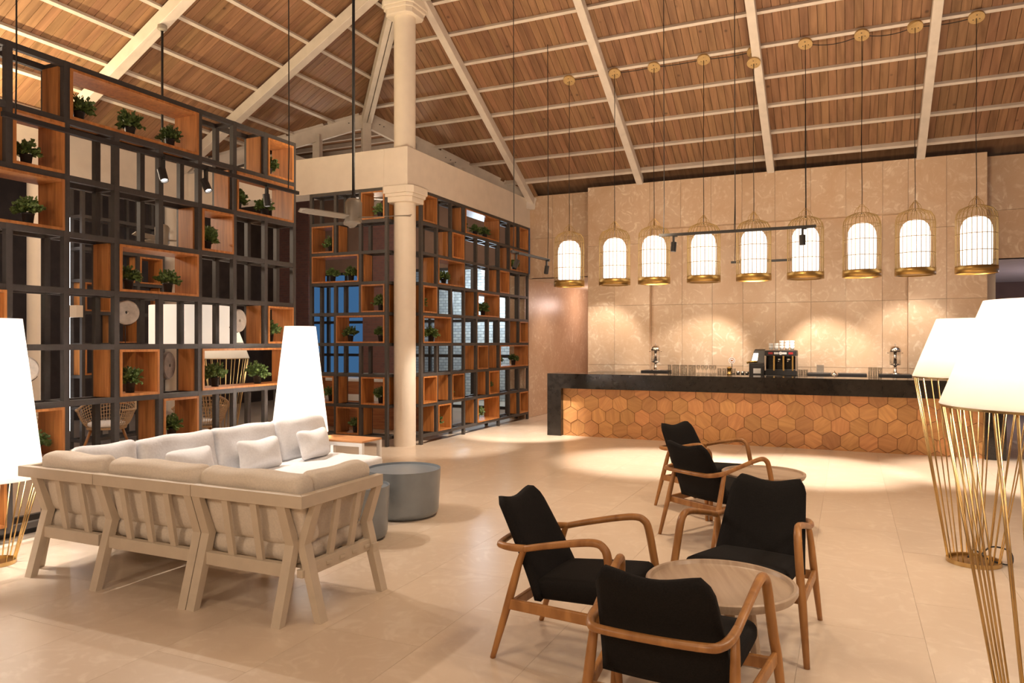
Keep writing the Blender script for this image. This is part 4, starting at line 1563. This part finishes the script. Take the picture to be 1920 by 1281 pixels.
# throw pillows
for i, (yc, zc, lab) in enumerate(((4.36, 0.60, 'small white throw pillow partly hidden by the near sofa row'), (5.12, 0.585, 'small pale throw pillow in the middle of the long seat'), (5.86, 0.59, 'small pale throw pillow at the far end of the long seat'))):
    soft('throw_pillow', lab, 'pillow', (-4.82, yc, zc), (0.50, 0.29, 0.13), (PI / 2 + math.radians(16), 0, -PI / 2 + (0.10, -0.05, 0.12)[i]), 'fabric_white', 31 + i, G_P, pinch=0.75, puff=0.4, round_=0.06, wr=0.008, n=16)

et = thing('end_table', 'low white metal end table with a wooden top at the sofa far end', 'side table', (-4.95, 6.56, 0))
MB().box(-0.33, 0.33, -0.18, 0.18, 0.535, 0.555).build('top', 'hex_wood', et, bevel=0.003)
MB().box(-0.33, 0.33, -0.18, -0.14, 0.495, 0.534).box(-0.33, 0.33, 0.14, 0.18, 0.495, 0.534).build('apron', 'porcelain', et)
for sx in (-1, 1):
    for sy in (-1, 1):
        MB().box(sx * 0.31 - 0.02, sx * 0.31 + 0.02, sy * 0.16 - 0.02, sy * 0.16 + 0.02, 0, 0.495).build('leg', 'porcelain', et)


# ------------------------------------------------------------------ armchairs
def make_chair():
    t = thing('armchair', '', 'armchair', (0, 0, 0), 0, 'black armchairs with wooden frames')
    # seat
    m = cushion(0.50, 0.49, 0.10, 51, n=10, round_=0.04, puff=0.15, wr=0.001)
    m.v = [(x * (1.0 + 0.10 * (y / 0.27)), y + 0.105, z + 0.358 + 0.075 * (y + 0.24)) for (x, y, z) in m.v]
    m.build('seat', 'fabric_black', t, True)
    # backrest: tapering slab with a dipped top edge, leaning back
    nx, nz = 14, 12
    vs, fs = [], []
    for side in (0, 1):
        for j in range(nz + 1):
            v = j / nz
            hw = 0.255 - 0.045 * v
            for i in range(nx + 1):
                u = -1 + 2 * i / nx
                zt = 0.795 - 0.030 * math.cos(u * PI) * 0.5 - 0.015 - 0.06 * max(0, abs(u) - 0.86) ** 2 / 0.0196 * 0.6
                z = 0.315 + (zt - 0.315) * v
                rr = 1.0
                if v > 0.9:
                    rr = 1 - 0.05 * ((v - 0.9) / 0.1) ** 2
                yc = -0.115 - 0.245 * ((z - 0.315) / 0.48) ** 1.12
                yc += 0.022 * u * u                       # shallow wrap
                edge = max(abs(u) ** 6, (2 * abs(v - 0.5)) ** 8)
                th_ = 0.040 * (1 - 0.55 * edge)
                vs.append((u * hw * rr, yc + (th_ if side else -th_), z))
    W = nx + 1
    off = W * (nz + 1)
    for j in range(nz):
        for i in range(nx):
            a = j * W + i
            fs.append((a, a + 1, a + W + 1, a + W))
            fs.append((off + a, off + a + W, off + a + W + 1, off + a + 1))
    ring = [i for i in range(W)] + [j * W + nx for j in range(1, nz + 1)] + [nz * W + i for i in range(nx - 1, -1, -1)] + [j * W for j in range(nz - 1, 0, -1)]
    for k in range(len(ring)):
        a, b_ = ring[k], ring[(k + 1) % len(ring)]
        fs.append((b_, a, off + a, off + b_))
    MB().add(vs, fs).build('backrest', 'fabric_black', t, True)
    for sx in (-1, 1):
        # arm that bends down into the front leg
        c = [(sx * 0.262, -0.165, 0.566, 0.017), (sx * 0.272, -0.06, 0.594, 0.017), (sx * 0.287, 0.12, 0.636, 0.018), (sx * 0.296, 0.225, 0.652, 0.019), (sx * 0.304, 0.272, 0.636, 0.020), (sx * 0.311, 0.296, 0.585, 0.021),
             (sx * 0.330, 0.325, 0.40, 0.021), (sx * 0.345, 0.345, 0.28, 0.021), (sx * 0.372, 0.377, 0.0, 0.015)]
        pth = smoothpath(c, 5)
        MB().tube([p[:3] for p in pth], [p[3] for p in pth], 10).build('arm_and_front_leg', 'chair_wood', t, True)
        c = [(sx * 0.258, -0.160, 0.575, 0.014), (sx * 0.263, -0.190, 0.50, 0.018), (sx * 0.270, -0.240, 0.32, 0.021), (sx * 0.285, -0.332, 0.0, 0.014)]
        pth = smoothpath(c, 5)
        MB().tube([p[:3] for p in pth], [p[3] for p in pth], 10).build('rear_leg', 'chair_wood', t, True)
        MB().bar((sx * 0.272, -0.245, 0.285), (sx * 0.338, 0.34, 0.30), 0.022, 0.055).build('side_stretcher', 'chair_wood', t, bevel=0.006)
    c = [(0.262, -0.150, 0.570, 0.017), (0.256, -0.225, 0.563, 0.019), (0.235, -0.300, 0.560, 0.018), (0.19, -0.335, 0.560, 0.017), (0.0, -0.352, 0.562, 0.016),
         (-0.19, -0.335, 0.560, 0.017), (-0.235, -0.300, 0.560, 0.018), (-0.256, -0.225, 0.563, 0.019), (-0.262, -0.150, 0.570, 0.017)]
    pth = smoothpath(c, 5)
    MB().tube([p[:3] for p in pth], [p[3] for p in pth], 10).build('back_rail', 'chair_wood', t, True)
    MB().bar((-0.27, -0.22, 0.285), (0.27, -0.22, 0.285), 0.022, 0.05).build('rear_stretcher', 'chair_wood', t, bevel=0.005)
    MB().bar((-0.33, 0.27, 0.298), (0.33, 0.27, 0.298), 0.022, 0.05).build('front_stretcher', 'chair_wood', t, bevel=0.005)
    return t


ch = make_chair()
place(ch, (-1.289, 3.630, 0), -1.631, 'black wooden-framed armchair side-on, left of the nearest round table', True)
place(ch, (-0.619, 2.895, 0), -0.028, 'black armchair closest to the camera, seen from behind')
place(ch, (-0.484, 4.321, 0), 2.968, 'black armchair facing the camera behind the nearest round table')
place(ch, (-1.005, 6.224, 0), -0.574, 'black armchair seen from behind at the farther round table')
place(ch, (-1.283, 7.234, 0), -2.099, 'farthest black armchair, closest to the bar front')


def make_table():
    t = thing('round_table', '', 'table', (0, 0, 0), 0, 'round tray tables')
    smooth_by_angle(MB().lathe([(0.0, 0.412), (0.31, 0.412), (0.338, 0.420), (0.350, 0.440), (0.350, 0.458), (0.343, 0.464), (0.330, 0.462), (0.322, 0.446), (0.308, 0.440), (0.0, 0.440)], 64).build('tray_top', 'table_wood', t))
    for k in range(3):
        a = 2 * PI * k / 3 + 0.5
        MB().bar((0.17 * math.cos(a), 0.17 * math.sin(a), 0.412), (0.24 * math.cos(a), 0.24 * math.sin(a), 0.0), 0.045, 0.03, up=(math.cos(a), math.sin(a), 0)).build('leg', 'table_wood', t, bevel=0.005)
    MB().lathe([(0.0, 0.39), (0.19, 0.39), (0.19, 0.411), (0, 0.411)], 32).build('under_ring', 'table_wood', t)
    return t


tb = make_table()
place(tb, (-0.554, 3.617, 0), 0.4, 'pale round tray-top table between the three nearest armchairs', True)
place(tb, (-0.675, 6.79, 0), 1.1, 'pale round tray-top table between the two farther armchairs')


# ------------------------------------------------------------------ rattan chairs in the room behind the shelf
def make_rattan():
    t = thing('rattan_chair', '', 'chair', (0, 0, 0), 0, 'rattan chairs behind the shelf')
    w = MB()
    n = 40

    def rim(a):
        back = max(0, math.cos(a - PI)) ** 1.3
        return 0.64 + 0.20 * back

    def pt(a, v):
        r = 0.24 + 0.12 * v ** 0.7
        zz = 0.40 + (rim(a) - 0.40) * v
        return (r * math.cos(a), r * 1.05 * math.sin(a), zz)
    angs = [PI * 0.28 + (2 * PI - PI * 0.56) * k / n for k in range(n + 1)]
    for a in angs:
        w.tube([pt(a, v) for v in (0, 0.25, 0.5, 0.75, 1)], 0.0055, 4, False)
    for v in (0.12, 0.24, 0.36, 0.48, 0.60, 0.72, 0.84):
        w.tube([pt(a, v) for a in angs], 0.005, 4)
    w.build('woven_shell', 'rattan', t)
    MB().tube([pt(a, 1.0) for a in angs], 0.018, 8).build('rim', 'rattan', t, True)
    MB().lathe([(0.0, 0.37), (0.25, 0.37), (0.26, 0.40), (0, 0.40)], 28).build('seat_base', 'rattan', t)
    MB().lathe([(0.0, 0.40), (0.22, 0.40), (0.24, 0.42), (0.235, 0.455), (0.2, 0.47), (0, 0.475)], 28).build('seat_cushion', 'fabric_white', t, True)
    for (sx, sy) in ((1, 1), (1, -1), (-1, 1), (-1, -1)):
        MB().tube([(sx * 0.15, sy * 0.15, 0.37), (sx * 0.25, sy * 0.25, 0)], [0.022, 0.013], 8).build('leg', 'chair_wood', t, True)
    return t


rc = make_rattan()
place(rc, (-9.75, 6.05, 0), -0.4, 'woven rattan tub chair behind the shelf, nearest the leftmost lamp', True)
place(rc, (-9.55, 7.15, 0), -1.0, 'woven rattan tub chair behind the shelf, second from the leftmost lamp')
place(rc, (-8.55, 7.9, 0), 2.6, 'woven rattan tub chair behind the shelf under the triple plant box')

# ------------------------------------------------------------------ rooms behind the shelves
struct(MB().box(-14.5, -14.3, -6, 15.9, 0, 6.1).build('wall_left', 'dark_wall'))
wf = sgroup('wall_far')
MB().box(-11.2, -6.45, 17.9, 18.0, 0, 6.1).build('brick_facing', 'pale_brick', wf)
MB().box(-11.35, -10.0, 15.7, 15.9, 0, 6.1).build('brick_pier', 'red_brick', wf)
MB().box(-14.3, -13.1, 15.7, 15.9, 0, 6.1).build('brick_pier', 'red_brick', wf)
# glazed screens with dark mullions
for (n_, x0, x1, yy) in ((1, -13.1, -11.35, 15.8), (2, -10.0, -6.45, 15.8)):
    w = sgroup('window_%d' % n_)
    MB().box(x0, x1, yy + 0.01, yy + 0.016, 0.0, 3.4).build('pane', 'window_glass', w)
    k = 0
    nm = 3 if n_ == 1 else 6
    for k in range(nm + 1):
        xx = x0 + (x1 - x0) * k / nm
        MB().box(xx - 0.035, xx + 0.035, yy - 0.03, yy + 0.05, 0, 3.4).build('mullion', 'black_metal', w)
    for zz in (0.03, 1.25, 2.1, 3.37):
        MB().box(x0, x1, yy - 0.028, yy + 0.048, zz - 0.035, zz + 0.035).build('transom', 'black_metal', w)
struct(MB().box(-14.3, -6.45, 15.75, 15.95, 3.4, 6.1).build('wall_screen', 'brown_wall'))
bulb((-8.6, 16.9, 2.8), 130, (0.85, 0.95, 1.0), 0.2)
bulb((-9.2, 13.0, 3.6), 60, SOFT, 0.2)
bulb((-8.6, 4.6, 3.3), 90, SOFT, 0.2)

dk = thing('reception_desk', 'orange wood reception desk with a white top behind the lattice shelves', 'desk', (-8.3, 11.6, 0))
MB().box(-1.5, 1.5, -0.3, 0.3, 0.0, 0.86).build('body', 'desk_wood', dk)
MB().box(-1.55, 1.55, -0.34, 0.34, 0.86, 0.90).build('worktop', 'porcelain', dk, bevel=0.004)
MB().box(-1.5, 1.5, -0.31, -0.30, 0.50, 0.62).build('inset_band', 'porcelain', dk)
for (xx, lab) in ((-0.7, 'flat white box of papers on the reception desk, outer end'), (0.5, 'flat white box of papers on the reception desk, end by the column')):
    b = MB().box(-0.16, 0.16, -0.11, 0.11, 0, 0.07).build('paper_box', 'porcelain', None, bevel=0.004, loc=(-8.3 + xx, 11.55, 0.90))
    tag(b, lab, 'box')
